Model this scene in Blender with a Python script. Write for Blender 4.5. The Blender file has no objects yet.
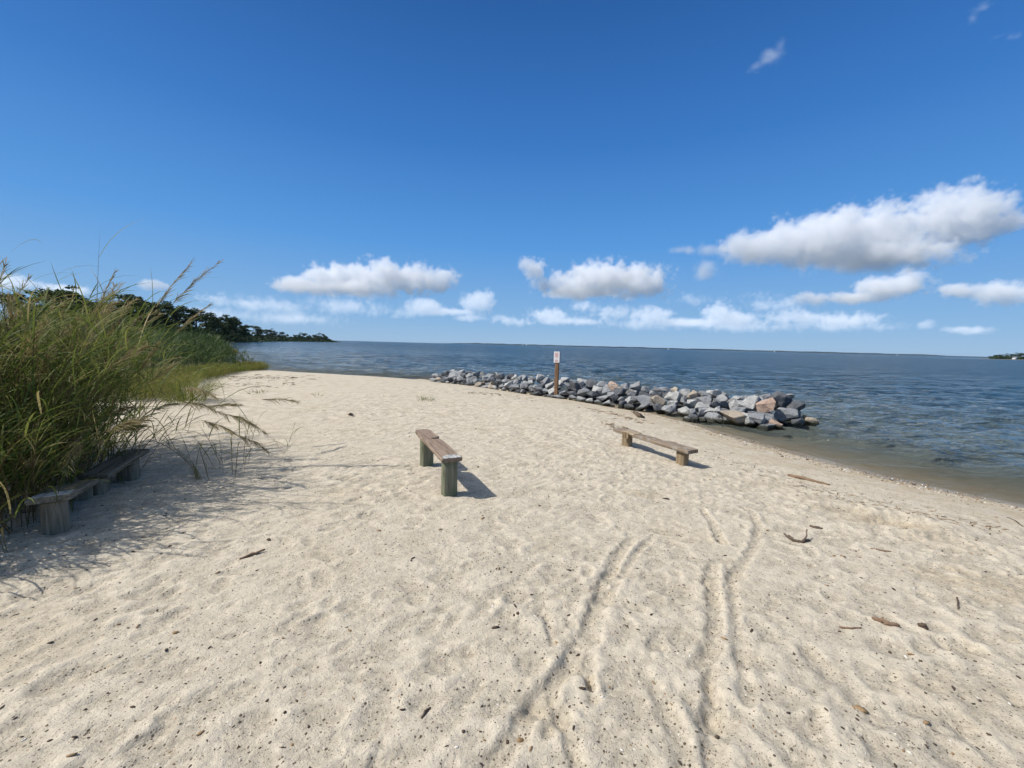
import bpy, bmesh, math, random
import numpy as np
from mathutils import Vector, Matrix, Euler
random.seed(7); RNG = np.random.RandomState(11)
S = bpy.context.scene
COL = S.collection
W_Z = -0.5                                   # the level of the bay; dry sand by the camera is z = 0
PI = math.pi; R = math.radians

# ---------------------------------------------------------------- camera
F_PX = 400.0; CAM_H = 1.6
cam_d = bpy.data.cameras.new('camera'); cam = bpy.data.objects.new('camera', cam_d); COL.objects.link(cam)
cam_d.sensor_width = 36; cam_d.lens = F_PX/1024*36; cam_d.clip_start = 0.05; cam_d.clip_end = 150000
CR = Euler((PI/2-R(5.57), 0, 0)).to_matrix() @ Matrix.Rotation(R(1.48), 3, 'Z')
cam.matrix_world = Matrix.Translation((0, 0, CAM_H)) @ CR.to_4x4()
S.camera = cam
def ray(px, py): return CR @ Vector(((px-512)/F_PX, (384-py)/F_PX, -1))
def at_z(px, py, z=0.0):
    d = ray(px, py); t = (z-CAM_H)/d.z; return Vector((d.x*t, d.y*t, z))
def at_y(px, py, y):
    d = ray(px, py); t = y/d.y; return Vector((d.x*t, y, CAM_H+d.z*t))

# ---------------------------------------------------------------- helpers
def tag(o, label=None, cat=None, group=None, kind=None):
    if label: o['label'] = label
    if cat: o['category'] = cat
    if group: o['group'] = group
    if kind: o['kind'] = kind
    return o
def empty(name, loc=(0, 0, 0), rz=0.0):
    o = bpy.data.objects.new(name, None); COL.objects.link(o); o.location = loc; o.rotation_euler = (0, 0, rz)
    o.empty_display_size = 0.1
    return o
def link(name, me, mat=None, parent=None):
    o = bpy.data.objects.new(name, me); COL.objects.link(o)
    for m in (mat if isinstance(mat, (list, tuple)) else [mat]):
        if m is not None: me.materials.append(m)
    if parent is not None: o.parent = parent
    return o
def bm_obj(name, bm, mat, parent=None, smooth=False):
    bmesh.ops.recalc_face_normals(bm, faces=bm.faces)
    me = bpy.data.meshes.new(name); bm.to_mesh(me); bm.free()
    if smooth:
        for p in me.polygons: p.use_smooth = True
    return link(name, me, mat, parent)
def np_mesh(name, V, F, smooth=False, attr=None, mat_idx=None):
    """V (n,3) array, F (m,k) array of equal sized faces."""
    me = bpy.data.meshes.new(name); V = np.asarray(V, np.float32); F = np.asarray(F, np.int32)
    me.vertices.add(len(V)); me.vertices.foreach_set('co', V.ravel())
    m, k = F.shape
    me.loops.add(m*k); me.loops.foreach_set('vertex_index', F.ravel())
    me.polygons.add(m); me.polygons.foreach_set('loop_start', np.arange(m, dtype=np.int32)*k)
    if smooth: me.polygons.foreach_set('use_smooth', np.ones(m, bool))
    if mat_idx is not None: me.polygons.foreach_set('material_index', np.asarray(mat_idx, np.int32))
    me.update(calc_edges=True)
    for nm, (dom, vals) in (attr or {}).items():
        a = me.attributes.new(nm, 'FLOAT', dom); a.data.foreach_set('value', np.asarray(vals, np.float32).ravel())
    me.validate()
    return me
def _hash(ix, iy, seed):
    h = (ix.astype(np.int64)*374761393 + iy.astype(np.int64)*668265263 + seed*1274126177) & 0xffffffff
    h = ((h ^ (h >> 13))*1274126177) & 0xffffffff
    h = ((h ^ (h >> 16))*2246822519) & 0xffffffff
    return (h ^ (h >> 15)) & 0xffffffff
def perlin(x, y, seed=0):
    x0 = np.floor(x); y0 = np.floor(y); fx = x-x0; fy = y-y0
    ix = x0.astype(np.int64); iy = y0.astype(np.int64)
    u = fx*fx*fx*(fx*(fx*6-15)+10); v = fy*fy*fy*(fy*(fy*6-15)+10)
    def g(dx, dy):
        a = _hash(ix+dx, iy+dy, seed)*(2*PI/4294967296.0)
        return np.cos(a)*(fx-dx)+np.sin(a)*(fy-dy)
    a = g(0, 0); b = g(1, 0); c = g(0, 1); d = g(1, 1)
    return ((a+(b-a)*u)*(1-v)+(c+(d-c)*u)*v)*1.5

class NB:
    """a small node writer"""
    def __init__(s, tree): s.t = tree
    def new(s, typ, **kw):
        n = s.t.nodes.new(typ)
        for k, v in kw.items(): setattr(n, k, v)
        return n
    def put(s, sock, v):
        if hasattr(v, 'is_output'): s.t.links.new(v, sock)
        elif isinstance(v, (tuple, list)) and len(v) == 3 and sock.type == 'RGBA': sock.default_value = (*v, 1)
        else: sock.default_value = v
    def m(s, op, a, b=0.0, c=None, clamp=False):
        n = s.new('ShaderNodeMath', operation=op, use_clamp=clamp); s.put(n.inputs[0], a); s.put(n.inputs[1], b)
        if c is not None: s.put(n.inputs[2], c)
        return n.outputs[0]
    def v(s, op, a, b=(0, 0, 0)):
        n = s.new('ShaderNodeVectorMath', operation=op); s.put(n.inputs[0], a); s.put(n.inputs[1], b)
        return n.outputs['Value'] if op == 'LENGTH' else n.outputs[0]
    def noise(s, vec, scale, detail=4, rough=0.55, dist=0.0):
        n = s.new('ShaderNodeTexNoise'); s.put(n.inputs['Vector'], vec); n.inputs['Scale'].default_value = scale
        n.inputs['Detail'].default_value = detail; n.inputs['Roughness'].default_value = rough; n.inputs['Distortion'].default_value = dist
        return n.outputs[0]
    def voro(s, vec, scale, feature='F1', rnd=1.0):
        n = s.new('ShaderNodeTexVoronoi', feature=feature); s.put(n.inputs['Vector'], vec); n.inputs['Scale'].default_value = scale
        n.inputs['Randomness'].default_value = rnd
        return n
    def remap(s, x, a, b, c=0.0, d=1.0, smooth=True):
        n = s.new('ShaderNodeMapRange', interpolation_type='SMOOTHSTEP' if smooth else 'LINEAR'); s.put(n.inputs[0], x)
        for i, q in enumerate((a, b, c, d)): s.put(n.inputs[1+i], q)
        return n.outputs[0]
    def mix(s, f, a, b, blend='MIX'):
        n = s.new('ShaderNodeMix', data_type='RGBA', blend_type=blend); s.put(n.inputs[0], f); s.put(n.inputs[6], a); s.put(n.inputs[7], b)
        return n.outputs[2]
    def ramp(s, x, stops):
        n = s.new('ShaderNodeValToRGB'); s.put(n.inputs[0], x); e = n.color_ramp.elements
        while len(e) < len(stops): e.new(0.5)
        for el, (p, c) in zip(e, stops): el.position = p; el.color = (*c, 1)
        return n.outputs[0]
    def bump(s, h, strength, dist, normal=None):
        n = s.new('ShaderNodeBump'); s.put(n.inputs['Height'], h); n.inputs['Strength'].default_value = strength; n.inputs['Distance'].default_value = dist
        if normal is not None: s.put(n.inputs['Normal'], normal)
        return n.outputs[0]
    def coord(s, kind='Object'): return s.new('ShaderNodeTexCoord').outputs[kind]
    def scale(s, vec, sc):
        n = s.new('ShaderNodeMapping'); s.put(n.inputs[0], vec); n.inputs['Scale'].default_value = sc; return n.outputs[0]
def material(name):
    m = bpy.data.materials.new(name); m.use_nodes = True
    b = NB(m.node_tree); p = m.node_tree.nodes['Principled BSDF']
    p.inputs['Specular IOR Level'].default_value = 0.25
    return m, b, p, m.node_tree.nodes['Material Output']
def simple_mat(name, col, rough=0.7, var=0.2, scale=6.0, bump=0.0, metal=0.0):
    m, b, p, o = material(name); c = b.coord()
    n = b.noise(c, scale, 5, 0.6)
    lo = tuple(v*(1-var) for v in col); hi = tuple(min(1, v*(1+var)) for v in col)
    b.put(p.inputs['Base Color'], b.ramp(n, [(0.3, lo), (0.7, hi)])); p.inputs['Roughness'].default_value = rough
    p.inputs['Metallic'].default_value = metal
    if bump: b.put(p.inputs['Normal'], b.bump(b.noise(c, scale*5, 5, 0.65), 0.6, bump))
    return m
# ---------------------------------------------------------------- daylight
SUN_EL = R(49)
SUN_DIR = Vector((math.cos(SUN_EL), math.cos(SUN_EL)*0.13, -math.sin(SUN_EL))).normalized()   # the way the light travels
sun_d = bpy.data.lights.new('sun', 'SUN'); sun = bpy.data.objects.new('sun', sun_d); COL.objects.link(sun)
sun_d.energy = 4.9; sun_d.angle = R(0.55); sun_d.color = (1.0, 0.965, 0.905)
sun.rotation_euler = SUN_DIR.to_track_quat('-Z', 'Y').to_euler(); sun.location = (-30, 0, 40)
w = bpy.data.worlds.new('World'); S.world = w; w.use_nodes = True
nb = NB(w.node_tree); bg = w.node_tree.nodes['Background']
sk = nb.new('ShaderNodeTexSky', sky_type='NISHITA', sun_disc=False)
sk.sun_elevation = SUN_EL; sk.sun_rotation = math.atan2(-SUN_DIR.x, -SUN_DIR.y)
sk.altitude = 0; sk.air_density = 1.0; sk.dust_density = 0.2; sk.ozone_density = 2.0
sz = nb.new('ShaderNodeSeparateXYZ'); nb.put(sz.inputs[0], nb.coord('Generated'))
clear = nb.ramp(sz.outputs[2], [(0.0, (.33, .52, .745)), (0.06, (.235, .455, .755)), (0.225, (.098, .325, .74)), (0.42, (.043, .197, .57)), (0.62, (.021, .114, .375)), (.70, (.03, .11, .32)), (.86, (.36, .40, .45)), (1.0, (.42, .45, .47))])   # top stops brightened above the view, added to fill the shadows
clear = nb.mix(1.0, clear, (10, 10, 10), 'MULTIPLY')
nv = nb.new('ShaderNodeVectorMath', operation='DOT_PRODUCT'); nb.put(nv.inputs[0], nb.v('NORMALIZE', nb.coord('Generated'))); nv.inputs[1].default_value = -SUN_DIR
sun_fill = nb.m('POWER', nb.m('MAXIMUM', nv.outputs['Value'], 0.0), 38.0)                      # glow round the unseen sun, added to lift the shadows
glow = nb.mix(1.0, nb.mix(sun_fill, (0, 0, 0), (42, 39, 32)), nb.mix(0.94, sk.outputs[0], clear), 'ADD')
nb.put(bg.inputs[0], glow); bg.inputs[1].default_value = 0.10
S.view_settings.view_transform = 'Standard'; S.view_settings.look = 'None'; S.view_settings.exposure = 0.0; S.view_settings.gamma = 1.0
S.view_settings.use_curve_mapping = False
S.render.film_transparent = False
cy = S.cycles
cy.volume_bounces = 9; cy.max_bounces = 14; cy.transparent_max_bounces = 24; cy.diffuse_bounces = 3; cy.glossy_bounces = 3; cy.transmission_bounces = 4
cy.volume_step_rate = 2.0; cy.volume_max_steps = 512; cy.use_denoising = True; cy.caustics_reflective = False; cy.caustics_refractive = False

# ---------------------------------------------------------------- clouds: real vapour, flat bases 900 m up
BASE = 900.0
CLOUD_MATS = {}
def cloud_material(dens):
    if dens in CLOUD_MATS: return CLOUD_MATS[dens]
    m = bpy.data.materials.new('cloud vapour'); m.use_nodes = True
    n = m.node_tree.nodes; n.remove(n['Principled BSDF'])
    v = n.new('ShaderNodeVolumePrincipled'); v.inputs['Color'].default_value = (.980, .984, .99, 1)
    v.inputs['Density'].default_value = dens; v.inputs['Anisotropy'].default_value = 0.0
    m.node_tree.links.new(v.outputs[0], n['Material Output'].inputs['Volume'])
    CLOUD_MATS[dens] = m
    return m
def make_cloud(label, lobes, base, dens, res, amp, nscale, soft, seed, stretch=(1, 1, 1), flat=True, thick=1.0):
    mat = cloud_material(dens)
    c0 = sum((Vector(c) for c, r in lobes), Vector())/len(lobes)
    if flat: c0.z = base
    pad = 1.0+amp*0.75
    lo = Vector((min(c[k]-pad*r[k] for c, r in lobes) for k in range(3)))-c0
    hi = Vector((max(c[k]+pad*r[k] for c, r in lobes) for k in range(3)))-c0
    if flat: lo.z = -190*thick
    ob = bpy.data.objects.new('cloud', bpy.data.volumes.new('cloud')); COL.objects.link(ob); ob.location = c0
    g = bpy.data.node_groups.new('cloud field', 'GeometryNodeTree')
    g.interface.new_socket('Geometry', in_out='INPUT', socket_type='NodeSocketGeometry')
    g.interface.new_socket('Geometry', in_out='OUTPUT', socket_type='NodeSocketGeometry')
    b = NB(g); out = b.new('NodeGroupOutput'); pos = b.new('GeometryNodeInputPosition').outputs[0]
    f = None
    for c, r in lobes:
        d = b.v('DIVIDE', b.v('SUBTRACT', pos, tuple(Vector(c)-c0)), tuple(r))
        l = b.m('SUBTRACT', 1.0, b.v('LENGTH', d))
        if f is None: f = l
        else:
            n = b.new('ShaderNodeMath', operation='SMOOTH_MAX'); b.put(n.inputs[0], f); b.put(n.inputs[1], l); n.inputs[2].default_value = 0.25; f = n.outputs[0]
    p2 = b.v('MULTIPLY', b.v('ADD', pos, (seed*977.0, seed*613.0, seed*331.0)), stretch)
    big = b.noise(p2, 0.45/nscale, 2, 0.5)
    nz = b.noise(p2, 1.2/nscale, 7, 0.67)
    vo = b.new('ShaderNodeTexVoronoi', feature='F1'); vo.inputs['Scale'].default_value = 2.4/nscale; vo.inputs['Detail'].default_value = 2; vo.inputs['Roughness'].default_value = 0.6
    b.put(vo.inputs['Vector'], p2)
    n0 = b.m('MULTIPLY', b.m('SUBTRACT', big, 0.5), 1.4*amp)
    n1 = b.m('MULTIPLY', b.m('SUBTRACT', nz, 0.52), 2.4*amp)
    n2 = b.m('MULTIPLY', b.m('SUBTRACT', 0.42, vo.outputs['Distance']), 0.55*amp)
    f = b.m('ADD', f, b.m('ADD', n0, b.m('ADD', n1, n2)))
    den = b.remap(f, 0.0, soft)
    if flat:
        z = b.new('ShaderNodeSeparateXYZ'); b.put(z.inputs[0], pos)
        den = b.m('MULTIPLY', den, b.remap(b.m('ADD', z.outputs[2], b.m('MULTIPLY', n1, 260.0*thick)), -90*thick, 130*thick))
    vc = b.new('GeometryNodeVolumeCube'); b.put(vc.inputs['Density'], den)
    vc.inputs['Min'].default_value = lo; vc.inputs['Max'].default_value = hi
    for k, ax in enumerate('XYZ'): vc.inputs['Resolution '+ax].default_value = max(12, min(300, int((hi-lo)[k]/res)))
    sm = b.new('GeometryNodeSetMaterial'); b.put(sm.inputs[0], vc.outputs[0]); sm.inputs['Material'].default_value = mat
    g.links.new(sm.outputs[0], out.inputs[0])
    md = ob.modifiers.new('field', 'NODES'); md.node_group = g
    ob.data.materials.append(mat)
    tag(ob, label, 'cloud', 'white clouds over the bay')
    return ob
def cloud(label, base_py, lobes_px, dens=0.007, amp=0.72, soft=0.28, depth=0.6, seed=0, ns=0.05, q=1.0, stretch=(1, 1, 1)):
    xs = sum(l[0] for l in lobes_px)/len(lobes_px)
    d0 = ray(xs, base_py); y0 = d0.y*(BASE-CAM_H)/d0.z
    L = []; rr = np.random.RandomState(seed+5)
    for (px, py, rx, ry) in lobes_px:
        c = at_y(px, py, y0); s = y0/F_PX
        L.append(((c.x, c.y+rr.uniform(-.25, .25)*rx*s*depth, c.z), (rx*s, max(rx*depth, ry)*s, ry*s)))
    return make_cloud(label, L, BASE, dens*6000/max(6000, y0), max(9.0, y0/F_PX*(1.15 if dens > .0045 else 2.3))*q, amp, ns*y0, soft, seed, stretch, thick=max(1.0, y0/9000))
cloud('largest white cloud, grey underneath, high on the right', 266,
      [(762,248,48,22),(815,240,62,29),(880,231,70,38),(940,221,58,34),(978,213,32,22),(1005,223,26,13),(870,258,90,20)], seed=1, amp=0.66, q=.9, soft=.22)
cloud('thin white streamer of cloud trailing left of the largest cloud', 262, [(680,250,28,6),(710,250,28,7)], dens=0.004, amp=0.9, soft=0.5, seed=12)
cloud('white cloud with a raised puff on its left, above the signpost', 296, [(536,271,20,18),(552,284,28,16),(598,280,52,26),(645,281,42,22),(585,291,60,11)], seed=2, q=.9, soft=.22)
cloud('long flat white cloud left of the signpost, above the treeline point', 293, [(292,285,38,12),(340,277,46,19),(395,276,52,22),(438,280,30,15),(345,291,80,10)], seed=3, q=.9, soft=.22)
cloud('small twin puffed white cloud just right of the long flat one', 315, [(426,308,32,13),(476,302,27,17),(450,312,46,6)], seed=4, dens=.005)
cloud('pair of small faint clouds right above the left treeline', 310, [(214,299,22,9),(246,304,18,6)], seed=5, dens=0.006, soft=0.4, ns=.03, amp=.9)
cloud('tiny white cloud above the trees beside the tall grass', 292, [(155,286,20,7)], seed=6, dens=0.005)
cloud('low broken cloud row right above the signpost', 327, [(515,322,26,7),(550,316,32,11),(580,306,22,10),(606,316,14,12),(575,322,50,5)], seed=7, dens=0.0055, soft=0.35, ns=.024, amp=.95)
cloud('low white cloud with a small dome right of the signpost', 328, [(655,317,30,12),(715,312,20,17),(735,319,44,11),(690,322,60,6)], seed=8, dens=0.0055, ns=.024, amp=.9)
cloud('long low cloud under the middle right clouds', 329, [(795,318,40,11),(850,320,48,10)], seed=9, dens=0.005, soft=0.35, ns=.022, amp=.95)
cloud('white double humped cloud below the largest cloud', 303, [(812,300,28,11),(880,289,40,15),(912,283,22,17),(850,299,44,9)], seed=10)
cloud('pale grey cloud at the right edge above the headland', 309, [(960,291,28,10),(1002,293,36,15),(1040,290,30,14)], seed=11, dens=0.007, soft=0.4)
cloud('thin low cloud strip near the right headland', 336, [(926,325,12,7),(968,330,28,6)], seed=13, dens=0.005, soft=0.5)
cloud('faint cloud behind the plumes of the tall grass', 300, [(15,284,40,10),(60,290,34,8)], seed=14, dens=0.006, soft=0.5)
cloud('faint low cloud bank below the long flat cloud', 322, [(270,306,60,11),(350,306,60,11),(410,312,30,7)], seed=15, dens=0.003, soft=0.5, amp=1.15, ns=.024)
cloud('scattered scraps of low cloud between the twin puffed cloud and the signpost', 322, [(392,317,10,5),(500,318,14,6),(470,318,22,5)], seed=31, dens=0.005, soft=0.5)
cloud('faint low cloud bank along the horizon right of the signpost', 331, [(640,325,60,7),(740,327,80,7),(830,327,70,6)], seed=32, dens=0.0028, soft=0.5, amp=1.25, ns=.02)
cloud('pale low cloud bank above the wooded point', 326, [(215,314,50,9),(290,318,60,8)], seed=33, dens=0.003, soft=0.5, amp=1.2, ns=.02)
cloud('scatter of small faint cloud puffs above the breakwater tip', 325, [(770,305,40,12),(690,300,30,8),(620,312,40,10)], seed=35, dens=0.0032, soft=0.45, amp=1.3, ns=.018)
cloud('small grey white cloud under the left end of the largest cloud', 290, [(708,268,16,13),(690,250,14,6)], seed=34, dens=0.004, soft=0.5)
for label, lobes, sd in (('thin feathery wisp of cloud alone in the upper right blue', [(755,66,12,9),(768,55,14,9),(780,45,12,9)], 21),
                         ('thin feathery wisp of cloud at the top right corner', [(972,20,12,16),(985,5,16,16),(1012,36,24,6)], 22)):
    y0 = 5200.0; s = y0/F_PX
    L = [((*at_y(px, py, y0)[:],), (rx*s, rx*s*.5, ry*s)) for px, py, rx, ry in lobes]
    make_cloud(label, L, 0, 0.0052, 24, 1.0, 330.0, 0.8, sd, (0.5, 1, 1.3), flat=False)
# ---------------------------------------------------------------- the lie of the land
SHORE = [(40, -60), (16, -14), (10.6, 0), (8.6, 3.6), (7.3, 5.75), (6.6, 6.8), (6.1, 7.8), (5.75, 9.2), (5.3, 11.0), (4.6, 12.9), (2.2, 15.9), (-1, 19), (-4.4, 22.2),
         (-10, 24.2), (-17, 26.6), (-22, 30), (-29, 41), (-41, 58), (-46, 63), (-52, 65), (-66, 76), (-80, 90), (-108, 120), (-140, 165), (-180, 230), (-215, 310),
         (-238, 390), (-240, 450), (-232, 497), (-240, 520), (-300, 560), (-700, 640), (-3000, 700), (-9000, 700), (-9000, -9000), (60, -9000)]
HEAD = [(560, 490), (585, 478), (620, 476), (680, 482), (760, 470), (900, 440), (1500, 300), (2600, 200), (2600, 900), (900, 640), (640, 540), (580, 510)]
def poly_dist(x, y, P):
    """distance to the outline, positive inside (on land)"""
    d2 = np.full(x.shape, 1e12); ins = np.zeros(x.shape, bool)
    for (ax, ay), (bx, by) in zip(P, P[1:]+P[:1]):
        ex, ey = bx-ax, by-ay; L = ex*ex+ey*ey
        t = np.clip(((x-ax)*ex+(y-ay)*ey)/L, 0, 1)
        d2 = np.minimum(d2, (x-ax-t*ex)**2+(y-ay-t*ey)**2)
        c = (ay > y) != (by > y)
        with np.errstate(divide='ignore', invalid='ignore'):
            ins ^= c & (x < (bx-ax)*(y-ay)/(by-ay if by != ay else 1e-9)+ax)
    return np.where(ins, 1, -1)*np.sqrt(d2)
_pd = np.array([-9000, -400, -60, -20, -6, -2.5, -1, 0, 0.8, 2.0, 3.4, 5.0, 7.5, 11, 30, 60, 200, 9000.])
_pz = np.array([-7, -6, -3.0, -1.9, -1.1, -.74, -.59, -.5, -.40, -.25, -.13, -.05, -.01, 0, .02, .25, 1.2, 2.0])
_dd = np.linspace(-12, 14, 1041); _zz = np.interp(_dd, _pd, _pz); _k = np.hanning(61); _k /= _k.sum(); _zz[40:-40] = np.convolve(_zz, _k, 'same')[40:-40]
def profile(d): return np.where(np.abs(d) < 11, np.interp(d, _dd, _zz), np.interp(d, _pd, _pz))
def grow(a, b, step, rate, n_far):
    out = [a]; s = step
    while out[-1] < b: out.append(out[-1]+s)
    while out[-1] < n_far: s *= rate; out.append(out[-1]+s)
    return out
xr = grow(0, 4.6, .0135, 1.018, 30); xr2 = grow(30, 30, .45, 1.08, 9000)[1:]
xp = np.array(xr+xr2); GX = np.concatenate([-xp[:0:-1], xp])
yf = [0.9]; s = .0095
while yf[-1] < 9000:
    s = max(.0095, .0026*yf[-1]) if yf[-1] < 40 else s*1.05
    yf.append(yf[-1]+s)
yb = [0.9]; s = .02
while yb[-1] > -9000: yb.append(yb[-1]-s); s *= 1.12
GY = np.array(yb[:0:-1]+yf)
XX, YY = np.meshgrid(GX, GY)
print('ground grid', XX.shape)
dS = poly_dist(XX, YY, SHORE)+0.22*perlin(XX*.35, YY*.35, 3)*np.clip(60/(1+np.hypot(XX, YY)), 0, 1); dH = poly_dist(XX, YY, HEAD)
dL = np.maximum(dS, dH)
Z = profile(dL)
RAD = np.hypot(XX, YY)
near = np.clip(1.6-RAD/26, 0, 1); dry = np.clip((dS-.4)/3.0, 0, 1)
dens = np.clip(np.maximum(.0135, .0028*RAD), .0135, 9)          # how fine the sheet is there
def octave(wl, amp, seed, ang=0.0, sq=1.0):
    c, s_ = math.cos(ang), math.sin(ang)
    u = XX*c+YY*s_; v = (-XX*s_+YY*c)*sq
    return amp*perlin(u/wl, v/wl, seed)*np.clip(wl/dens/3-.4, 0, 1)
Z += octave(5.0, .05, 21)*near*dry
wx = .05*perlin(XX/.3, YY/.3, 40); wy = .05*perlin(XX/.3, YY/.3, 41)
h1 = perlin((XX+wx)/.30, (YY+wy)/.24, 22)
amp_n = (.65+.5*perlin(XX/2.2, YY/2.2, 77))*dry*near
Z += amp_n*(octave(.55, .009, 23)+np.where(h1 > 0, h1*.005, h1*.011)*np.clip(.27/dens/3-.4, 0, 1)+octave(.16, .0095, 24, .9, 1.9)+octave(.10, .0092, 27, .6, 1.7)+octave(.065, .0052, 25, .8, 1.4)+octave(.036, .0020, 26))
MACRO = Z.copy()-amp_n*(octave(.16, .0095, 24, .9, 1.9)+octave(.10, .0065, 27, .6, 1.7)+octave(.065, .0042, 25, .8, 1.4)+np.where(h1 > 0, h1*.007, h1*.015)*np.clip(.27/dens/3-.4, 0, 1))
# tread marks: long ruts running up the beach from the camera
def stroke(pix, w, depth, berm=.34):
    depth *= .85
    P = [at_z(px, py, 0) for px, py in pix]; P = [(p.x, p.y) for p in P]
    # smooth the polyline
    Q = []
    for i in range(len(P)-1):
        p0 = P[max(0, i-1)]; p1 = P[i]; p2 = P[i+1]; p3 = P[min(len(P)-1, i+2)]
        for k in range(6):
            t = k/6; Q.append(tuple(.5*(2*p1[a]+(p2[a]-p0[a])*t+(2*p0[a]-5*p1[a]+4*p2[a]-p3[a])*t*t+(-p0[a]+3*p1[a]-3*p2[a]+p3[a])*t**3) for a in (0, 1)))
    Q.append(P[-1])
    xs = [q[0] for q in Q]; ys = [q[1] for q in Q]; m = w*4
    i0, i1 = np.searchsorted(GX, [min(xs)-m, max(xs)+m]); j0, j1 = np.searchsorted(GY, [min(ys)-m, max(ys)+m])
    x = XX[j0:j1, i0:i1]; y = YY[j0:j1, i0:i1]; d2 = np.full(x.shape, 1e9); tt = np.zeros(x.shape)
    for k_, (a, b) in enumerate(zip(Q, Q[1:])):
        ex, ey = b[0]-a[0], b[1]-a[1]; L = ex*ex+ey*ey+1e-12; t = np.clip(((x-a[0])*ex+(y-a[1])*ey)/L, 0, 1)
        dn = (x-a[0]-t*ex)**2+(y-a[1]-t*ey)**2; tt = np.where(dn < d2, (k_+t)/(len(Q)-1), tt); d2 = np.minimum(d2, dn)
    d = np.sqrt(d2)*(1+.3*perlin(x/.15, y/.15, 9))*1.25; g = (.85+.5*perlin(x/.25, y/.25, 17)+.25*perlin(x/.05, y/.05, 18))*np.clip(tt*7, 0, 1); d = np.abs(d+.4*w*perlin(x/.06, y/.06, 19))
    Z[j0:j1, i0:i1] += g*(-depth*np.exp(-(d/(w*.95))**4)+depth*berm*np.exp(-((d-1.75*w)/(.7*w))**2))
stroke([(634, 526), (622, 548), (608, 575), (596, 602), (588, 628), (577, 652), (562, 672), (540, 702), (515, 735), (488, 775)], .055, .030)
stroke([(657, 528), (640, 545), (622, 572), (606, 605), (594, 640), (588, 668), (592, 700)], .035, .018)
stroke([(716, 552), (711, 575), (714, 605), (712, 640), (706, 665), (712, 705), (716, 775)], .055, .028)
stroke([(728, 555), (731, 585), (736, 625), (742, 660), (748, 700)], .04, .016)
stroke([(738, 497), (753, 505), (758, 520), (754, 540), (744, 556), (733, 575)], .045, .020)
stroke([(700, 500), (712, 515), (722, 536)], .045, .018)
stroke([(553, 690), (560, 715), (570, 745), (580, 775)], .035, .022)
stroke([(640, 668), (660, 700), (676, 735), (690, 775)], .05, .016)
stroke([(545, 612), (549, 628), (553, 645)], .025, .018)
stroke([(590, 676), (592, 688)], .022, .035)
stroke([(711, 680), (713, 700)], .03, .02)
stroke([(760, 600), (800, 640), (840, 680), (880, 720)], .05, .010)
stroke([(850, 585), (900, 620), (960, 650), (1020, 700)], .06, .008)
# footprints, scuffed and soft
fr = np.random.RandomState(5)
for i in range(1700):
    y = .9+11.5*fr.rand()**1.5; x = fr.uniform(-1.25*y-.5, 1.25*y+.5)
    if -1 < x < 5: 
        if fr.rand() < .12: continue
    a = fr.normal(.5, .8); L = fr.uniform(.045, .13); Wd = L*fr.uniform(.42, .75); dep = fr.uniform(.003, .011)
    m = L*2.2; i0, i1 = np.searchsorted(GX, [x-m, x+m]); j0, j1 = np.searchsorted(GY, [y-m, y+m])
    if i1-i0 < 3 or j1-j0 < 3: continue
    X_ = XX[j0:j1, i0:i1]-x; Y_ = YY[j0:j1, i0:i1]-y; c, s_ = math.cos(a), math.sin(a)
    rr = np.sqrt(((X_*c+Y_*s_)/L)**2+((-X_*s_+Y_*c)/Wd)**2)
    Z[j0:j1, i0:i1] += dry[j0:j1, i0:i1]*(-dep*np.exp(-rr**3)+.42*dep*np.exp(-((rr-1.35)/.32)**2))
MICRO = Z-MACRO
TAN = np.zeros_like(Z)
for (px, py, rx, ry) in ((868, 515, .55, .26), (905, 521, .5, .24), (838, 506, .4, .15), (1000, 590, .7, .3), (640, 495, .35, .14), (950, 575, .5, .2)):
    p = at_z(px, py, -.08); TAN = np.maximum(TAN, np.exp(-((XX-p.x)/rx)**2-((YY-p.y)/ry)**2))
TAN *= .8+.6*perlin(XX/.12, YY/.12, 71)
# the dug out tan hollow by the shore
for (px, py, rx, ry, dp) in ((868, 515, .38, .2, .05), (905, 520, .3, .16, .04), (845, 505, .2, .1, .03), (676, 500, .35, .16, .02)):
    p = at_z(px, py, -.08); rr = np.sqrt(((XX-p.x)/rx)**2+((YY-p.y)/ry)**2); Z += -dp*np.exp(-rr**2)+dp*.5*np.exp(-((rr-1.6)/.5)**2)
_ld = -poly_dist(XX, YY, [(-4.9, 22.3), (-1.5, 19.3), (1.6, 16.6), (4.2, 14.4), (5.7, 12.7), (6.4, 11.6), (7.3, 11.6), (7.3, 12.2), (6.3, 13.5), (4.9, 14.9), (2.3, 17.2), (-.9, 20.0), (-4.4, 22.9)])
CORE = np.exp(-(np.clip(_ld, 0, 9)/.30)**2); Z = np.where(Z < -.30, Z*(1-CORE)-.30*CORE, Z)       # the rubble core under the breakwater
REEDS = [(-11.8, 12.3), (-13.2, 16.2), (-14.2, 19.5), (-15.5, 24), (-19, 27.3), (-22.5, 30.5), (-29, 41), (-40, 57), (-45.5, 62.8), (-53, 65.5), (-66, 76), (-85, 92), (-110, 90), (-110, 12)]
MUD = np.clip(poly_dist(XX, YY, REEDS)*.5+.7, 0, 1); MUD = np.where((YY > 70) & (dL > 2.5), 1, MUD)
def z_at(x, y):
    i = int(np.clip(np.searchsorted(GX, x)-1, 0, len(GX)-2)); j = int(np.clip(np.searchsorted(GY, y)-1, 0, len(GY)-2))
    u = (x-GX[i])/(GX[i+1]-GX[i]); v = (y-GY[j])/(GY[j+1]-GY[j])
    return float((Z[j, i]*(1-u)+Z[j, i+1]*u)*(1-v)+(Z[j+1, i]*(1-u)+Z[j+1, i+1]*u)*v)
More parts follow.
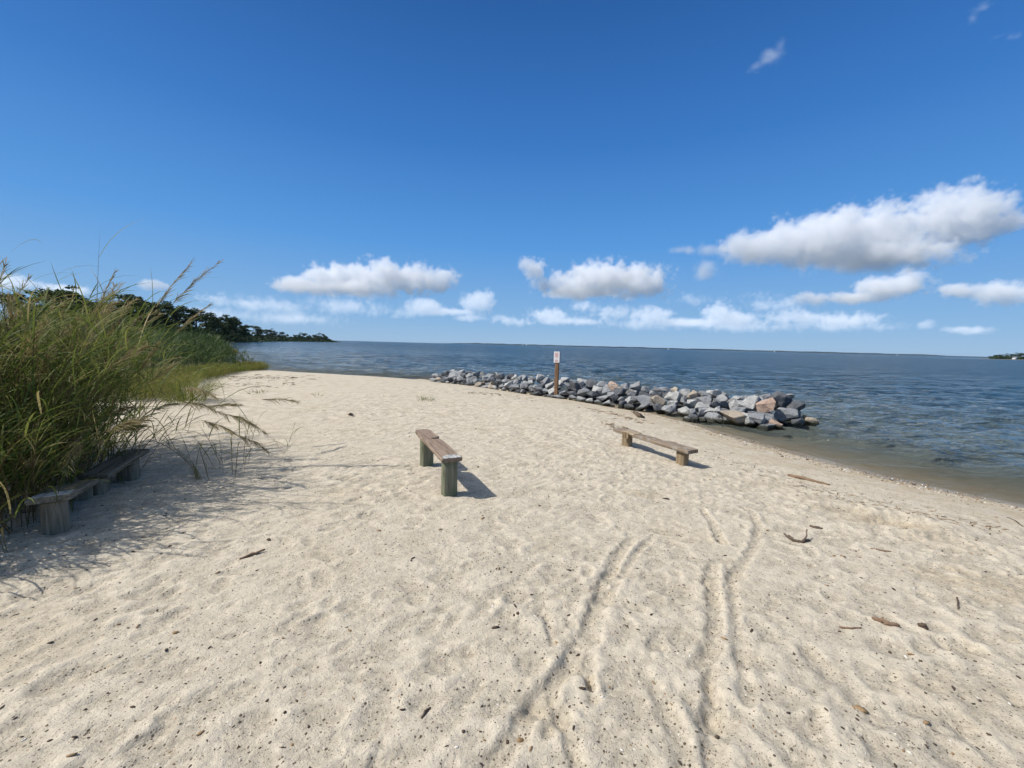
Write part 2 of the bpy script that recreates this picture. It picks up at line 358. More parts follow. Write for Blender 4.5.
def ground_px(px, py):
    """the point of the sand seen at a pixel"""
    d = ray(px, py); t = 0.5; st = .02
    while t < 200:
        p = d*t
        if CAM_H+p.z <= z_at(p.x, p.y): break
        t += max(.01, t*.004)
    p = d*t; return Vector((p.x, p.y, z_at(p.x, p.y)))
ny, nx = XX.shape
idx = (np.arange(ny-1)[:, None]*nx+np.arange(nx-1)[None, :]).ravel()
GF = np.stack([idx, idx+1, idx+1+nx, idx+nx], 1)
GV = np.stack([XX.ravel(), YY.ravel(), Z.ravel()], 1)

m, b, p, o = material('pale beach sand')
c = b.coord(); sep = b.new('ShaderNodeSeparateXYZ'); b.put(sep.inputs[0], c); z = sep.outputs[2]
n1 = b.noise(c, .9, 4, .6); n2 = b.noise(c, 14, 5, .6); n3 = b.noise(c, 420, 2, .6)
col = b.ramp(n2, [(.3, (.56, .490, .382)), (.7, (.635, .560, .442))])
col = b.mix(b.m('MULTIPLY', b.remap(n1, .5, .72), .55), col, (.55, .46, .33))                         # warmer drifts
col = b.mix(b.m('MULTIPLY', b.remap(n3, .40, .75), .25), col, (.30, .25, .19))                         # single dark grains
col = b.mix(b.m('MULTIPLY', b.remap(b.new('ShaderNodeAttribute', attribute_name='coarse').outputs['Fac'], .15, 1.0), .65), col, b.mix(b.remap(b.noise(c, 60, 4, .7), .4, .65), (.52, .425, .29), (.40, .31, .20)))   # dug up damp yellow sand
# coarse yellowish grit along the waterline
grit = b.m('MULTIPLY', b.remap(z, -.14, -.34), b.remap(b.noise(c, 3, 5, .65), .38, .62))
col = b.mix(b.m('MULTIPLY', grit, .55), col, (.40, .30, .165))
# specks: seeds, bark crumbs, shell bits
def specks(col, scale, thr, keep, colour, amt=.9):
    v = b.voro(b.scale(c, (1, 1, .35)), scale); sp = b.remap(v.outputs['Distance'], thr, thr*.6)
    s3 = b.new('ShaderNodeSeparateColor'); b.put(s3.inputs[0], v.outputs['Color'])
    k = b.m('LESS_THAN', s3.outputs[0], keep)
    return b.mix(b.m('MULTIPLY', b.m('MULTIPLY', sp, k), amt), col, colour)
patch = b.remap(b.noise(c, 1.6, 3), .35, .65)
hol = b.remap(b.new('ShaderNodeAttribute', attribute_name='hollow').outputs['Fac'], .15, .85)      # litter gathers in the hollows
col = b.mix(b.m('MULTIPLY', hol, b.remap(b.noise(c, 30, 4, .7), .30, .62, .12, .62)), col, (.30, .26, .195))
fine = b.remap(b.noise(c, 75, 4, .7), .56, .72); col = b.mix(b.m('MULTIPLY', fine, .15), col, (.22, .18, .13))
kk = b.m('ADD', .14, b.m('MULTIPLY', hol, .36))
col = specks(col, 26, .20, kk, (.06, .045, .03))
col = specks(col, 47, .25, kk, (.09, .06, .04))
col = specks(col, 95, .30, kk, (.12, .085, .055))
col = specks(col, 150, .32, .22, (.15, .11, .08))
col = specks(col, 34, .16, .06, (.75, .70, .62))
col = specks(col, 40, .18, .03, (.33, .14, .06))
wet = b.remap(b.m('ADD', z, b.m('MULTIPLY', b.m('SUBTRACT', b.noise(c, 2.2, 4), .5), .06)), -.43, -.47)
col = b.mix(wet, col, b.mix(1.0, col, (.56, .54, .50), 'MULTIPLY'))
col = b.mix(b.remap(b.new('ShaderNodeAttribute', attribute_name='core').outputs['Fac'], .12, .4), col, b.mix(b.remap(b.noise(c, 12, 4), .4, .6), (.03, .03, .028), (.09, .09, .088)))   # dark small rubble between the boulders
col = b.mix(b.m('MULTIPLY', b.new('ShaderNodeAttribute', attribute_name='mud').outputs['Fac'], .9), col, b.mix(b.remap(b.noise(c, 4, 5), .35, .65), (.055, .05, .03), (.11, .095, .055)))     # mud and dead leaf under the reeds
b.put(p.inputs['Base Color'], col)
b.put(p.inputs['Roughness'], b.remap(wet, 0, 1, .95, .35)); p.inputs['Specular IOR Level'].default_value = .2
hb = b.m('ADD', b.m('MULTIPLY', b.noise(c, 30, 6, .68, .5), 1.0), b.m('MULTIPLY', b.noise(c, 220, 3, .6), .12))
b.put(p.inputs['Normal'], b.bump(hb, .8, .022))
SAND = m
g = link('ground', np_mesh('ground', GV, GF, smooth=True, attr={'hollow': ('POINT', np.clip(.5-MICRO*42, 0, 1)), 'core': ('POINT', np.where(Z < -.22, CORE, 0)), 'coarse': ('POINT', TAN), 'mud': ('POINT', MUD)}), SAND); tag(g, kind='structure')

# ---------------------------------------------------------------- the bay
wx_ = grow(0, 14, .07, 1.025, 220); wx2 = grow(220, 220, 8, 1.10, 9000)[1:]; wxa = np.array(wx_+wx2); WX = np.concatenate([-wxa[:0:-1], wxa])
wy = [0.0]; s = .05
while wy[-1] < 9000: s = max(.05, .0058*wy[-1]) if wy[-1] < 160 else s*1.06; wy.append(wy[-1]+s)
wyb = [0.0]; s = .2
while wyb[-1] > -9000: wyb.append(wyb[-1]-s); s *= 1.2
WY = np.array(wyb[:0:-1]+wy)
AX, AY = np.meshgrid(WX, WY); H = np.zeros_like(AX)
dW = -np.maximum(poly_dist(AX, AY, SHORE), poly_dist(AX, AY, HEAD)); rad = np.hypot(AX, AY); cell = np.maximum(.07, .0058*rad)
wr = np.random.RandomState(3)
for k in range(46):
    wl = .32*(2.9/.32)**wr.rand(); th = wr.normal(-1.7, .5); a = .0066*wl**.85
    kx, ky = math.cos(th)*2*PI/wl, math.sin(th)*2*PI/wl
    warp = .35*perlin(AX/(wl*3.1), AY/(wl*3.1), 100+k)
    ph = kx*AX+ky*AY+wr.rand()*6.28+warp*6.28
    H += a*np.clip(wl/cell/4-.5, 0, 1)*(np.sin(ph)+.25*np.sin(2*ph+.6))*(.55+.8*np.clip(perlin(AX/6+k, AY/6, 60)+.5, 0, 1.4))
H *= np.clip(dW/2.8+.08, .08, 1)
wm = (WX.size, WY.size); print('water grid', wm)
ix = (np.arange(WY.size-1)[:, None]*WX.size+np.arange(WX.size-1)[None, :]).ravel()
WF = np.stack([ix, ix+1, ix+1+WX.size, ix+WX.size], 1)
land = (dW.ravel() < -3.0); WF = WF[~land[WF].all(1)]
depth = np.clip(W_Z-profile(-dW), 0, 9)
mw, b, p, o = material('murky bay water')
c = b.coord(); at = b.new('ShaderNodeAttribute', attribute_name='depth').outputs['Fac']
p.inputs['IOR'].default_value = 1.33; p.inputs['Specular IOR Level'].default_value = .5; b.put(p.inputs['Roughness'], b.remap(at, .8, 3.0, .07, .27))        # chop too fine to see, out on the open water
b.put(p.inputs['Base Color'], b.mix(b.remap(at, .0, 1.6), (.115, .135, .12), b.mix(b.remap(b.noise(c, .02, 3), .35, .65), (.014, .042, .066), (.020, .050, .070))))
cs = b.scale(c, (1.0, 2.1, 1.0))
hh = b.m('ADD', b.m('MULTIPLY', b.noise(cs, 2.6, 3, .55, .4), .11), b.m('ADD', b.m('MULTIPLY', b.noise(cs, .62, 3, .5, .3), .30), b.m('ADD', b.m('MULTIPLY', b.noise(c, 11, 2, .5), .018), b.m('MULTIPLY', b.noise(b.scale(c, (.6, 2.0, 1)), .11, 4, .6, .5), 1.1))))
sh = b.remap(at, 0, .3, .25, 1.0)
b.put(p.inputs['Normal'], b.bump(b.m('MULTIPLY', hh, sh), 1.0, 2.5))
tr = b.new('ShaderNodeBsdfTransparent'); mx = b.new('ShaderNodeMixShader')
fr_ = b.new('ShaderNodeFresnel'); fr_.inputs['IOR'].default_value = 1.33
op = b.m('SUBTRACT', 1.0, b.m('POWER', 2.718, b.m('MULTIPLY', at, -3.4)))     # the murk thickens with depth
b.put(mx.inputs[0], b.m('MAXIMUM', b.m('ADD', op, .10, clamp=True), fr_.outputs[0])); b.put(mx.inputs[1], tr.outputs[0]); b.put(mx.inputs[2], p.outputs[0]); b.put(o.inputs['Surface'], mx.outputs[0])
wv = np.stack([AX.ravel(), AY.ravel(), (H+W_Z).ravel()], 1)
wo = link('water', np_mesh('water', wv, WF, smooth=True, attr={'depth': ('POINT', depth)}), mw); tag(wo, kind='structure')
# ---------------------------------------------------------------- timber
def wood(name, lo, hi, rough=.85, grey=None, stretch=(26, 26, 1.6), green=None):
    m, b, p, o = material(name); c = b.coord(); g = b.scale(c, stretch)
    n = b.noise(g, 1.4, 6, .65, .6); n2 = b.noise(c, 7, 4)
    col = b.ramp(n, [(.30, tuple(v*.35 for v in lo)), (.44, lo), (.68, hi)])
    if grey: col = b.mix(b.remap(n2, .48, .62), col, grey)
    if green: col = b.mix(b.m('MULTIPLY', b.remap(b.noise(c, 5, 4), .35, .65), .75), col, green)
    b.put(p.inputs['Base Color'], col); p.inputs['Roughness'].default_value = rough
    b.put(p.inputs['Normal'], b.bump(n, .8, .008))
    return m
POST_G = wood('weathered greenish post', (.15, .15, .10), (.27, .25, .18), green=(.12, .15, .085))
POST_T = wood('tan post', (.20, .145, .085), (.31, .235, .145), grey=(.22, .20, .14))
POST_D = wood('grey old post', (.17, .145, .10), (.29, .25, .18))
PLANK_B = wood('brown plank', (.20, .145, .105), (.33, .25, .19), stretch=(26, 1.6, 26))
PLANK_T = wood('tan plank', (.18, .135, .095), (.31, .245, .18), stretch=(26, 1.6, 26), grey=(.27, .24, .20))
PLANK_D = wood('grey old plank', (.16, .14, .10), (.30, .265, .20), stretch=(26, 1.6, 26))
BLEACH = wood('bleached plank end', (.36, .35, .33), (.58, .57, .54), stretch=(26, 2.4, 26))
PALE_T = wood('pale tan board', (.30, .23, .155), (.46, .37, .26), stretch=(26, 1.6, 26))
SIGNPOST = wood('reddish brown post', (.20, .115, .06), (.32, .19, .105))
def post_bm(w, d, h, round_=0.0, seed=0, sides=20):
    """a post standing on z=0 reaching h, its foot sunk; round_ 0 = squared, 1 = a log; with drying cracks"""
    bm = bmesh.new(); rr = random.Random(seed); rings = []
    cr = [rr.uniform(0, 6.28) for _ in range(2)]
    for zz in (-.25, -.02, h*.33, h*.66, h-.006, h):
        ring = []
        for k in range(sides*2):
            a = k/(sides*2)*2*PI; ca, sa = math.cos(a), math.sin(a)
            q = (abs(ca)**7+abs(sa)**7)**(-1/7)
            r = q*(1-round_)+round_
            for c_ in cr:
                dd = abs((a-c_+PI) % (2*PI)-PI)
                if dd < .16: r *= 1-.13*(1-dd/.16)
            r *= 1+.02*math.sin(3*a+seed)+rr.uniform(-.008, .008)
            if zz == h: r *= .96
            ring.append(bm.verts.new((ca*r*w/2, sa*r*d/2, zz)))
        rings.append(ring)
    for a_, b_ in zip(rings, rings[1:]):
        for k in range(len(a_)):
            bm.faces.new((a_[k], a_[(k+1) % len(a_)], b_[(k+1) % len(a_)], b_[k]))
    bm.faces.new(rings[-1]); bm.faces.new(rings[0][::-1])
    return bm
def plank_bm(outline_l, outline_r, th, sag=0.0, seed=0, round_edge=.008):
    """a board along y; outline_l / outline_r are (y, x) edges; top at z=0"""
    rr = random.Random(seed); ys = sorted(set([round(y, 3) for y, _ in outline_l+outline_r]+[outline_l[0][0]+(outline_l[-1][0]-outline_l[0][0])*k/22 for k in range(23)]))
    def at(o, y):
        return float(np.interp(y, [q[0] for q in o], [q[1] for q in o]))
    bm = bmesh.new(); secs = []; y0, y1 = ys[0], ys[-1]
    for y in ys:
        l, r = at(outline_l, y), at(outline_r, y); t = (y-y0)/(y1-y0); zc = -sag*4*t*(1-t)+rr.uniform(-.002, .002)
        jl, jr = rr.uniform(-.004, .004), rr.uniform(-.004, .004); e = round_edge
        e2 = min(e*1.5, th*.45)
        sec = []
        for x, zz in ((l+jl, -e2), (l+jl+e, 0)) : sec.append((x, zz))
        for k in range(1, 6): sec.append((l+(r-l)*k/6, .002*math.sin(k*1.9+seed)+rr.uniform(-.0015, .0015)))
        for x, zz in ((r+jr-e, 0), (r+jr, -e2), (r+jr, -th+e2), (r+jr-e, -th), (l+jl+e, -th), (l+jl, -th+e2)): sec.append((x, zz))
        secs.append([bm.verts.new((x, y, zz+zc)) for x, zz in sec])
    n = len(secs[0])
    for a_, b_ in zip(secs, secs[1:]):
        for k in range(n): bm.faces.new((a_[k], a_[(k+1) % n], b_[(k+1) % n], b_[k]))
    bm.faces.new(secs[0]); bm.faces.new(secs[-1][::-1])
    return bm
def bench(label, foot_a, foot_b, top_a, top_b, post, plank, post_mat, plank_mat, over_a, over_b, width, th, outl=None, seed=0, sag=0.0, tip=None):
    """foot_a/foot_b: where the near and the far post stand; top heights above z=0 world of the plank's upper face there"""
    d = (foot_b-foot_a); L = math.hypot(d.x, d.y); ang = math.atan2(d.y, d.x)-PI/2
    base = empty('bench', (foot_a.x, foot_a.y, foot_a.z), ang); tag(base, label, 'bench', 'low wooden benches on the sand')
    pw, pd, rd = post
    for k, (yy, f, top) in enumerate(((0, foot_a, top_a), (L, foot_b, top_b))):
        zf = f.z-foot_a.z
        o_ = bm_obj('leg', post_bm(pw, pd, top-f.z-th-.002, rd, seed*3+k), post_mat, base, smooth=True)
        o_.location = (0, yy, zf); o_.rotation_euler = (0, 0, .12*k)
    hw = width/2; y0, y1 = -over_a, L+over_b
    lo = [(y0, -hw), (y1, -hw)]; ro = [(y0, hw), (y1, hw)]
    if outl: lo, ro = outl(y0, y1, hw)
    s_ = bm_obj('seat', plank_bm(lo, ro, th, sag, seed), plank_mat, base, smooth=False)
    s_.location = (0, 0, top_a-foot_a.z); s_.rotation_euler = (math.atan2(top_b-top_a, L), 0, 0)
    return base, s_
fa = ground_px(449, 494); fb = ground_px(426.5, 465)
def notch(y0, y1, hw):
    yn = y1-.37*(y1-y0)
    lo = [(y0, -hw), (y0+.25*(y1-y0), -hw*.98), (y1-.1, -hw*1.02), (y1, -hw*.80)]
    ro = [(y0, hw*.92), (y0+.02, hw), (yn-.10, hw*1.0), (yn-.07, hw*.86), (yn-.01, -hw*.05), (yn+.012, hw*.1), (yn+.04, hw*.72), (yn+.09, hw*1.03), (y1-.06, hw*.9), (y1, hw*.62)]
    return lo, ro
def height_px(p, px, py):
    """z of the point above foot p seen at a pixel"""
    d = ray(px, py); return CAM_H+d.z*math.hypot(p.x, p.y)/math.hypot(d.x, d.y)
ta = height_px(fa, 449, 455.3); tb = height_px(fb, 427, 433.5)
print('bench 1', fa, fb, ta, tb)
b1, s1 = bench('greenish post bench with brown notched plank and a bleached white end, in the middle', fa, fb, ta, tb, (.165, .165, .55), None, POST_G, PLANK_B, .11, .26, .225, .042, notch, 1)
e = bm_obj('bleached_end', plank_bm([(-.112, -.088), (-.05, -.094), (-.005, -.05), (.012, .0)], [(-.112, .092), (-.04, .098), (-.01, .06), (.012, .004)], .004, 0, 4, .001), BLEACH, s1); e.location = (0, 0, .005)
fa = ground_px(682, 464.5); fb = ground_px(627, 445.5); ta = height_px(fa, 682, 447); tb = height_px(fb, 627, 430.5)
print('bench 2', fa, fb, ta, tb)
def broken(y0, y1, hw):
    q = lambda t: y0+t*(y1-y0)
    lo = [(y0, -hw*.95), (q(.30), -hw), (q(.62), -hw*.92), (q(.70), -hw*1.0), (q(.74), -hw*.75), (q(.80), -hw*1.05), (y1, -hw)]
    ro = [(y0, hw), (q(.22), hw*.96), (q(.26), hw*1.18), (q(.31), hw*1.05), (q(.34), hw*.52), (q(.55), hw*.6), (q(.66), hw*.42), (q(.70), hw*.8), (q(.78), hw), (y1, hw*.95)]
    return lo, ro
b2, s2 = bench('tan bench with a split and patched plank, nearest the water', fa, fb, ta, tb, (.14, .155, .25), None, POST_T, PLANK_T, .17, .23, .25, .056, broken, 2, tip=None)
L2 = math.hypot((fb-fa).x, (fb-fa).y)
pt = bm_obj('patch_board', plank_bm([(L2-.20, -.132), (L2+.02, -.130)], [(L2-.26, .04), (L2-.05, .06)], .03, 0, 5), BLEACH, s2); pt.location = (0, 0, .004)
pt.data.materials[0] = PALE_T
pt2 = bm_obj('patch_board', plank_bm([(L2-.15, -.145), (L2-.02, -.148)], [(L2-.15, -.128), (L2-.02, -.128)], .10, 0, 6, .004), POST_T, s2); pt2.location = (0, 0, .002)
# the two grey benches half hidden in the tall grass
fa = ground_px(57, 531); ta = height_px(fa, 57, 493.5); fm = ground_px(94, 497)
print('bench 3', fa, fm, ta)
b3, s3 = bench('old grey bench at the near edge of the tall grass', fa, Vector((fm.x-.06, fm.y-.05, fm.z)), ta, height_px(fm, 92, 476)-.03, (.15, .15, .35), None, POST_D, PLANK_D, .12, .02, .25, .045, None, 3)
e3 = bm_obj('bleached_end', plank_bm([(-.122, -.115), (.08, -.10)], [(-.122, .11), (.02, .10)], .004, 0, 14, .001), BLEACH, s3); e3.location = (0, 0, .005)
fm2 = ground_px(97, 494); fb = ground_px(129, 479.5); tb = height_px(fb, 128, 454.5)
print('bench 4', fm2, fb, tb)
b4, s4 = bench('old grey bench behind the near one, tucked under the leaning brown stems', Vector((fm2.x-.02, fm2.y+.02, fm2.z)), fb, height_px(fm2, 97, 474), tb, (.17, .17, .35), None, POST_D, PLANK_D, .04, .15, .25, .045, None, 5)

# ---------------------------------------------------------------- the notice
f = ground_px(556, 398); top = height_px(f, 556.5, 351.5); print('sign', f, top)
sp = empty('signpost', (f.x, f.y, f.z), R(-20)); tag(sp, 'wooden post with a white notice standing in front of the rocks', 'signpost')
po = bm_obj('post', post_bm(.15, .15, top-f.z-.06, .12, 9), SIGNPOST, sp, True)
def box_bm(x0, x1, y0, y1, z0, z1, bev=.003):
    bm = bmesh.new(); bmesh.ops.create_cube(bm, size=1)
    bmesh.ops.transform(bm, matrix=Matrix.Translation(((x0+x1)/2, (y0+y1)/2, (z0+z1)/2)) @ Matrix.Diagonal((x1-x0, y1-y0, z1-z0, 1)), verts=bm.verts)
    if bev: bmesh.ops.bevel(bm, geom=bm.edges[:], offset=bev, segments=2, affect='EDGES')
    return bm
WHITE = simple_mat('white sign paint', (.78, .78, .77), .45, .04); RED = simple_mat('faded red lettering', (.55, .16, .12), .5, .1); GREYM = simple_mat('dark grey panel', (.20, .21, .23), .5, .1)
ph = height_px(f, 556.5, 362.5)-f.z; pt_ = top-f.z
pn = bm_obj('sign_panel', box_bm(-.125, .105, -.092, -.084, ph, pt_, .002), WHITE, sp)
bm = bmesh.new(); H_ = pt_-ph
for zz, segs in ((.86, ((-.075, -.01), (.0, .06))), (.75, ((-.085, .0), (.01, .07))), (.64, ((-.07, .05),)), (.53, ((-.08, -.03), (-.02, .03), (.04, .07))), (.22, ((-.06, .045),)), (.12, ((-.07, -.01), (0, .055)))):
    for x0, x1 in segs:
        bm_obj('lettering', box_bm(x0-.008, x1-.008, -.0945, -.0915, ph+zz*H_-.012, ph+zz*H_+.012, 0), RED, pn)
bm2 = bmesh.new()
for k in range(24):                                                    # a small red ring near the foot of the notice
    a0, a1 = k/24*2*PI, (k+1)/24*2*PI; cz = ph+.385*H_
    q = [bm2.verts.new((-.01+math.cos(a)*r, -.0935, cz+math.sin(a)*r)) for a, r in ((a0, .022), (a1, .022), (a1, .03), (a0, .03))]; bm2.faces.new(q)
bm_obj('emblem', bm2, RED, pn)
sd = bm_obj('side_panel', box_bm(.086, .094, -.078, .10, ph+.0, pt_-.01, .002), GREYM, sp)  # second panel on the right face of the post, plain dark grey

# ---------------------------------------------------------------- the breakwater: every boulder its own
def rock_mat(name, lo, hi, vein, vscale=3.0):
    m, b, p, o = material(name); oi = b.new('ShaderNodeObjectInfo'); c = b.v('ADD', b.coord(), b.v('MULTIPLY', oi.outputs['Location'], (3.1, 2.3, 1.7)))
    n = b.noise(c, vscale, 6, .65, .4); n2 = b.noise(c, 26, 5, .7); n3 = b.noise(b.scale(c, (1, 1, 3.5)), 2.2, 5, .6, 1.2)
    col = b.ramp(n, [(.3, lo), (.7, hi)])
    col = b.mix(b.m('MULTIPLY', b.remap(n2, .48, .64), .6), col, tuple(v*.5 for v in lo))
    n4 = b.noise(c, 70, 3, .6); col = b.mix(b.m('MULTIPLY', b.remap(n4, .58, .68), .5), col, tuple(min(.7, v*1.5) for v in hi))
    col = b.mix(b.m('MULTIPLY', b.remap(n3, .58, .66), .6), col, vein)
    g = b.new('ShaderNodeNewGeometry'); gs = b.new('ShaderNodeSeparateXYZ'); b.put(gs.inputs[0], g.outputs['Position'])
    wetl = b.remap(b.m('ADD', gs.outputs[2], b.m('MULTIPLY', b.noise(c, 3, 3), .12)), W_Z+.16, W_Z+.26)     # weed and wet at the waterline
    col = b.mix(wetl, (.030, .030, .020), col)
    b.put(p.inputs['Base Color'], col); b.put(p.inputs['Roughness'], b.remap(wetl, 0, 1, .35, .85))
    b.put(p.inputs['Normal'], b.bump(b.m('ADD', n, b.m('MULTIPLY', n2, .6)), .9, .06))
    return m
ROCKS = {'grey': rock_mat('grey granite', (.20, .205, .21), (.34, .345, .35), (.40, .40, .39)),
         'dark grey': rock_mat('dark grey stone', (.075, .08, .085), (.15, .155, .165), (.22, .22, .22)),
         'pale grey': rock_mat('pale grey granite', (.35, .35, .335), (.50, .49, .465), (.22, .22, .22)),
         'tan': rock_mat('tan stone', (.33, .275, .21), (.46, .39, .31), (.24, .21, .17)),
         'salmon pink': rock_mat('salmon pink granite', (.33, .235, .185), (.46, .345, .275), (.48, .44, .39))}
def rock_bm(sx, sy, sz, seed, n=13):
    rr = random.Random(seed); bm = bmesh.new()
    for k in range(n):
        v = Vector((rr.gauss(0, 1), rr.gauss(0, 1), rr.gauss(0, 1))).normalized()
        q = Vector([math.copysign(abs(c)**.8, c) for c in v])*rr.uniform(.74, 1.12)
        bm.verts.new((q.x*sx, q.y*sy, q.z*sz))
    r = bmesh.ops.convex_hull(bm, input=bm.verts)
    bmesh.ops.delete(bm, geom=[g_ for g_ in r['geom_interior'] if isinstance(g_, bmesh.types.BMVert)], context='VERTS')
    bmesh.ops.dissolve_limit(bm, angle_limit=R(14), verts=bm.verts, edges=bm.edges)
    bmesh.ops.bevel(bm, geom=bm.edges[:], offset=min(sx, sy, sz)*.07, segments=2, profile=.6, affect='EDGES')
    bmesh.ops.triangulate(bm, faces=[f_ for f_ in bm.faces if len(f_.verts) > 4])
    bmesh.ops.subdivide_edges(bm, edges=[e_ for e_ in bm.edges if e_.calc_length() > .11], cuts=3, use_grid_fill=True)
    sc = 1/max(sx, sy, sz)
    from mathutils import noise as mn
    off = Vector((seed*3.7, seed*1.3, seed*.7))
    for v in bm.verts:
        nn = mn.fractal(v.co*sc*2.6+off, 1, 2, 4)
        v.co += v.co.normalized()*nn*min(sx, sy, sz)*.09
    return bm
LINE = [(-4.0, 22.1), (-1.2, 19.7), (2.0, 16.9), (4.6, 14.6), (6.1, 13.2), (7.0, 12.3), (7.75, 11.55)]
_cum = [0]
for a_, b_ in zip(LINE, LINE[1:]): _cum.append(_cum[-1]+math.hypot(b_[0]-a_[0], b_[1]-a_[1]))
def on_line(s_):
    x = float(np.interp(s_, _cum, [q[0] for q in LINE])); y = float(np.interp(s_, _cum, [q[1] for q in LINE]))
    return x, y
nrm = Vector((-.68, -.735)).normalized()              # from the crest of the pile towards the beach
ROCK_LIST = []
rr = random.Random(42)
def put_rock(x, y, zc, sz, row, s_, colour=None, shape=None):
    if colour is None:
        colour = rr.choices(['grey', 'dark grey', 'pale grey', 'tan', 'salmon pink'], [.50, .22, .22, .045, .015])[0]
    a = sz*rr.uniform(.95, 1.35); b_ = sz*rr.uniform(.75, 1.0); c_ = sz*rr.uniform(.5, .85)
    if shape: a, b_, c_ = shape
    o_ = bm_obj('boulder', rock_bm(a, b_, c_, len(ROCK_LIST)+101, rr.choice((11, 14, 18))), ROCKS[colour], None)
    o_.location = (x, y, zc); o_.rotation_euler = (rr.uniform(-.45, .45), rr.uniform(-.45, .45), rr.uniform(0, 6.28))
    ROCK_LIST.append((o_, colour, row, s_)); return o_
total = _cum[-1]
for row, off, zc, step, size in (('front', 1.12, -.40, .40, .225), ('lower', .80, -.23, .42, .23), ('middle', .46, -.06, .43, .235), ('top', .06, .09, .44, .215), ('back', -.45, -.08, .52, .29)):
    s_ = rr.uniform(0, .3)+(.0 if row != 'top' else .5)
    while s_ < total-(.35 if row == 'top' else 0):
        x, y = on_line(s_); k = s_/total
        big = .86+.32*k; o2 = off*(.85+.25*k)
        zz = zc*(1 if k < .88 else 1)-(.25*(k-.88)/.12 if k > .88 and row in ('top', 'middle') else 0)+(.05*k if row in ('top',) else 0)
        if k < .08: zz -= .22*(1-k/.08)
        put_rock(x+nrm.x*o2+rr.uniform(-.1, .1), y+nrm.y*o2+rr.uniform(-.1, .1), zz+rr.uniform(-.07, .09), size*big*rr.uniform(.8, 1.22), row, s_)
        s_ += step*big*rr.uniform(.82, 1.15)
# the blunt end in the water, with the few stones that catch the eye
def named(px, py, depth, half, colour, label, flat=.7):
    half *= .84
    p = at_y(px, py, depth); o_ = put_rock(p.x, p.y, p.z, half, 'named', 0, colour, (half*1.15, half*.85, half*flat)); tag(o_, label); return o_
named(734, 419.5, 11.1, .46, 'tan', 'large rounded tan boulder at the waterline of the breakwater', .85)
named(766, 406, 11.3, .36, 'salmon pink', 'bright salmon pink boulder near the end of the breakwater', .75)
named(776, 424, 10.7, .26, 'salmon pink', 'small low pinkish boulder in the water below the bright salmon one', .55)
named(752, 418, 10.9, .40, 'grey', 'flat grey slab between the large tan boulder and the water', .5)
named(748, 403, 11.7, .46, 'pale grey', 'pale flat grey slab above the large tan boulder', .55)
named(714, 393.5, 12.9, .36, 'pale grey', 'long whitish slab on the crest above the pale flat grey slab', .4)
named(780, 400, 12.0, .42, 'dark grey', 'big dark boulder leaning at the end of the breakwater', .9)
named(787, 416, 11.2, .36, 'grey', 'grey boulder in the water right of the low pinkish one', .9)
named(797, 408, 11.6, .33, 'dark grey', 'dark wet boulder low at the tip of the breakwater', .8)
named(809, 421, 11.5, .28, 'tan', 'outermost brown wet boulder at the tip, apart from the pile', .7)
named(798, 421, 11.1, .26, 'dark grey', 'dark wet boulder just left of the outermost brown one', .7)
named(787, 395.5, 12.4, .26, 'pale grey', 'small pale boulder standing up behind the big dark leaning one', .8)
named(706, 423, 11.4, .22, 'grey', 'low grey boulder at the sand edge left of the large tan boulder', .6)
named(690, 421.5, 11.6, .27, 'pale grey', 'pale boulder half on the sand left of the low grey one', .6)
named(788, 437, 9.9, .16, 'dark grey', 'small dark stone barely above the shallow water before the breakwater', .35)
named(459, 376.5, 20.6, .62, 'grey', 'broad grey slab on top of the left end of the breakwater', .45)
for col_ in range(13):
    for lay in range(4):
        px = 694+col_*8.6+rr.uniform(-3, 3); k = col_/12
        top_ = float(np.interp(px, [690, 700, 740, 770, 790, 800, 812], [392, 391, 394, 394, 399, 408, 420])); bot = float(np.interp(px, [690, 735, 780, 812], [420, 425, 427, 425]))
        if bot-top_ < 10 and lay > 1: continue
        py = bot-3-(bot-top_-8)*lay/3+rr.uniform(-2, 2); dep = 11.35+(12.7-11.35)*lay/3+rr.uniform(-.1, .1)+.25
        q = at_y(px, py, dep); put_rock(q.x, q.y, q.z, rr.uniform(.17, .27), 'end', px)
sx = on_line(0)
s_post = min(np.linspace(0, total, 300), key=lambda q: abs(on_line(q)[0]/on_line(q)[1]-f.x/f.y))
ORD = ['first', 'second', 'third', 'fourth', 'fifth', 'sixth', 'seventh', 'eighth', 'ninth', 'tenth', 'eleventh', 'twelfth', '13th', '14th', '15th', '16th', '17th', '18th', '19th', '20th', '21st', '22nd', '23rd', '24th', '25th', '26th', '27th', '28th', '29th', '30th']+[f'{k}th' if k not in (31, 41) else f'{k}st' for k in range(31, 48)]
ROWS = {'front': 'front row of the breakwater', 'lower': 'lower row of the breakwater', 'middle': 'upper row of the breakwater', 'top': 'crest of the breakwater', 'back': 'seaward side of the breakwater'}
for row in ROWS:
    for side in (-1, 1):
        L_ = sorted([q for q in ROCK_LIST if q[2] == row and (q[3]-s_post)*side > 0], key=lambda q: abs(q[3]-s_post))
        for k, (o_, colour, _, s_) in enumerate(L_):
            tag(o_, f'{colour} boulder, {ORD[k]} {"left" if side < 0 else "right"} of the signpost in the {ROWS[row]}')
for k, (o_, colour, _, px) in enumerate(sorted([q for q in ROCK_LIST if q[2] == 'end'], key=lambda q: -q[3])):
    tag(o_, f'{colour} boulder heaped at the breakwater end, {(ORD+["48th", "49th", "50th", "51st", "52nd"])[k]} from its tip')
for o_, *_ in ROCK_LIST: tag(o_, None, 'boulder', 'boulders of the breakwater')
print('rocks', len(ROCK_LIST))

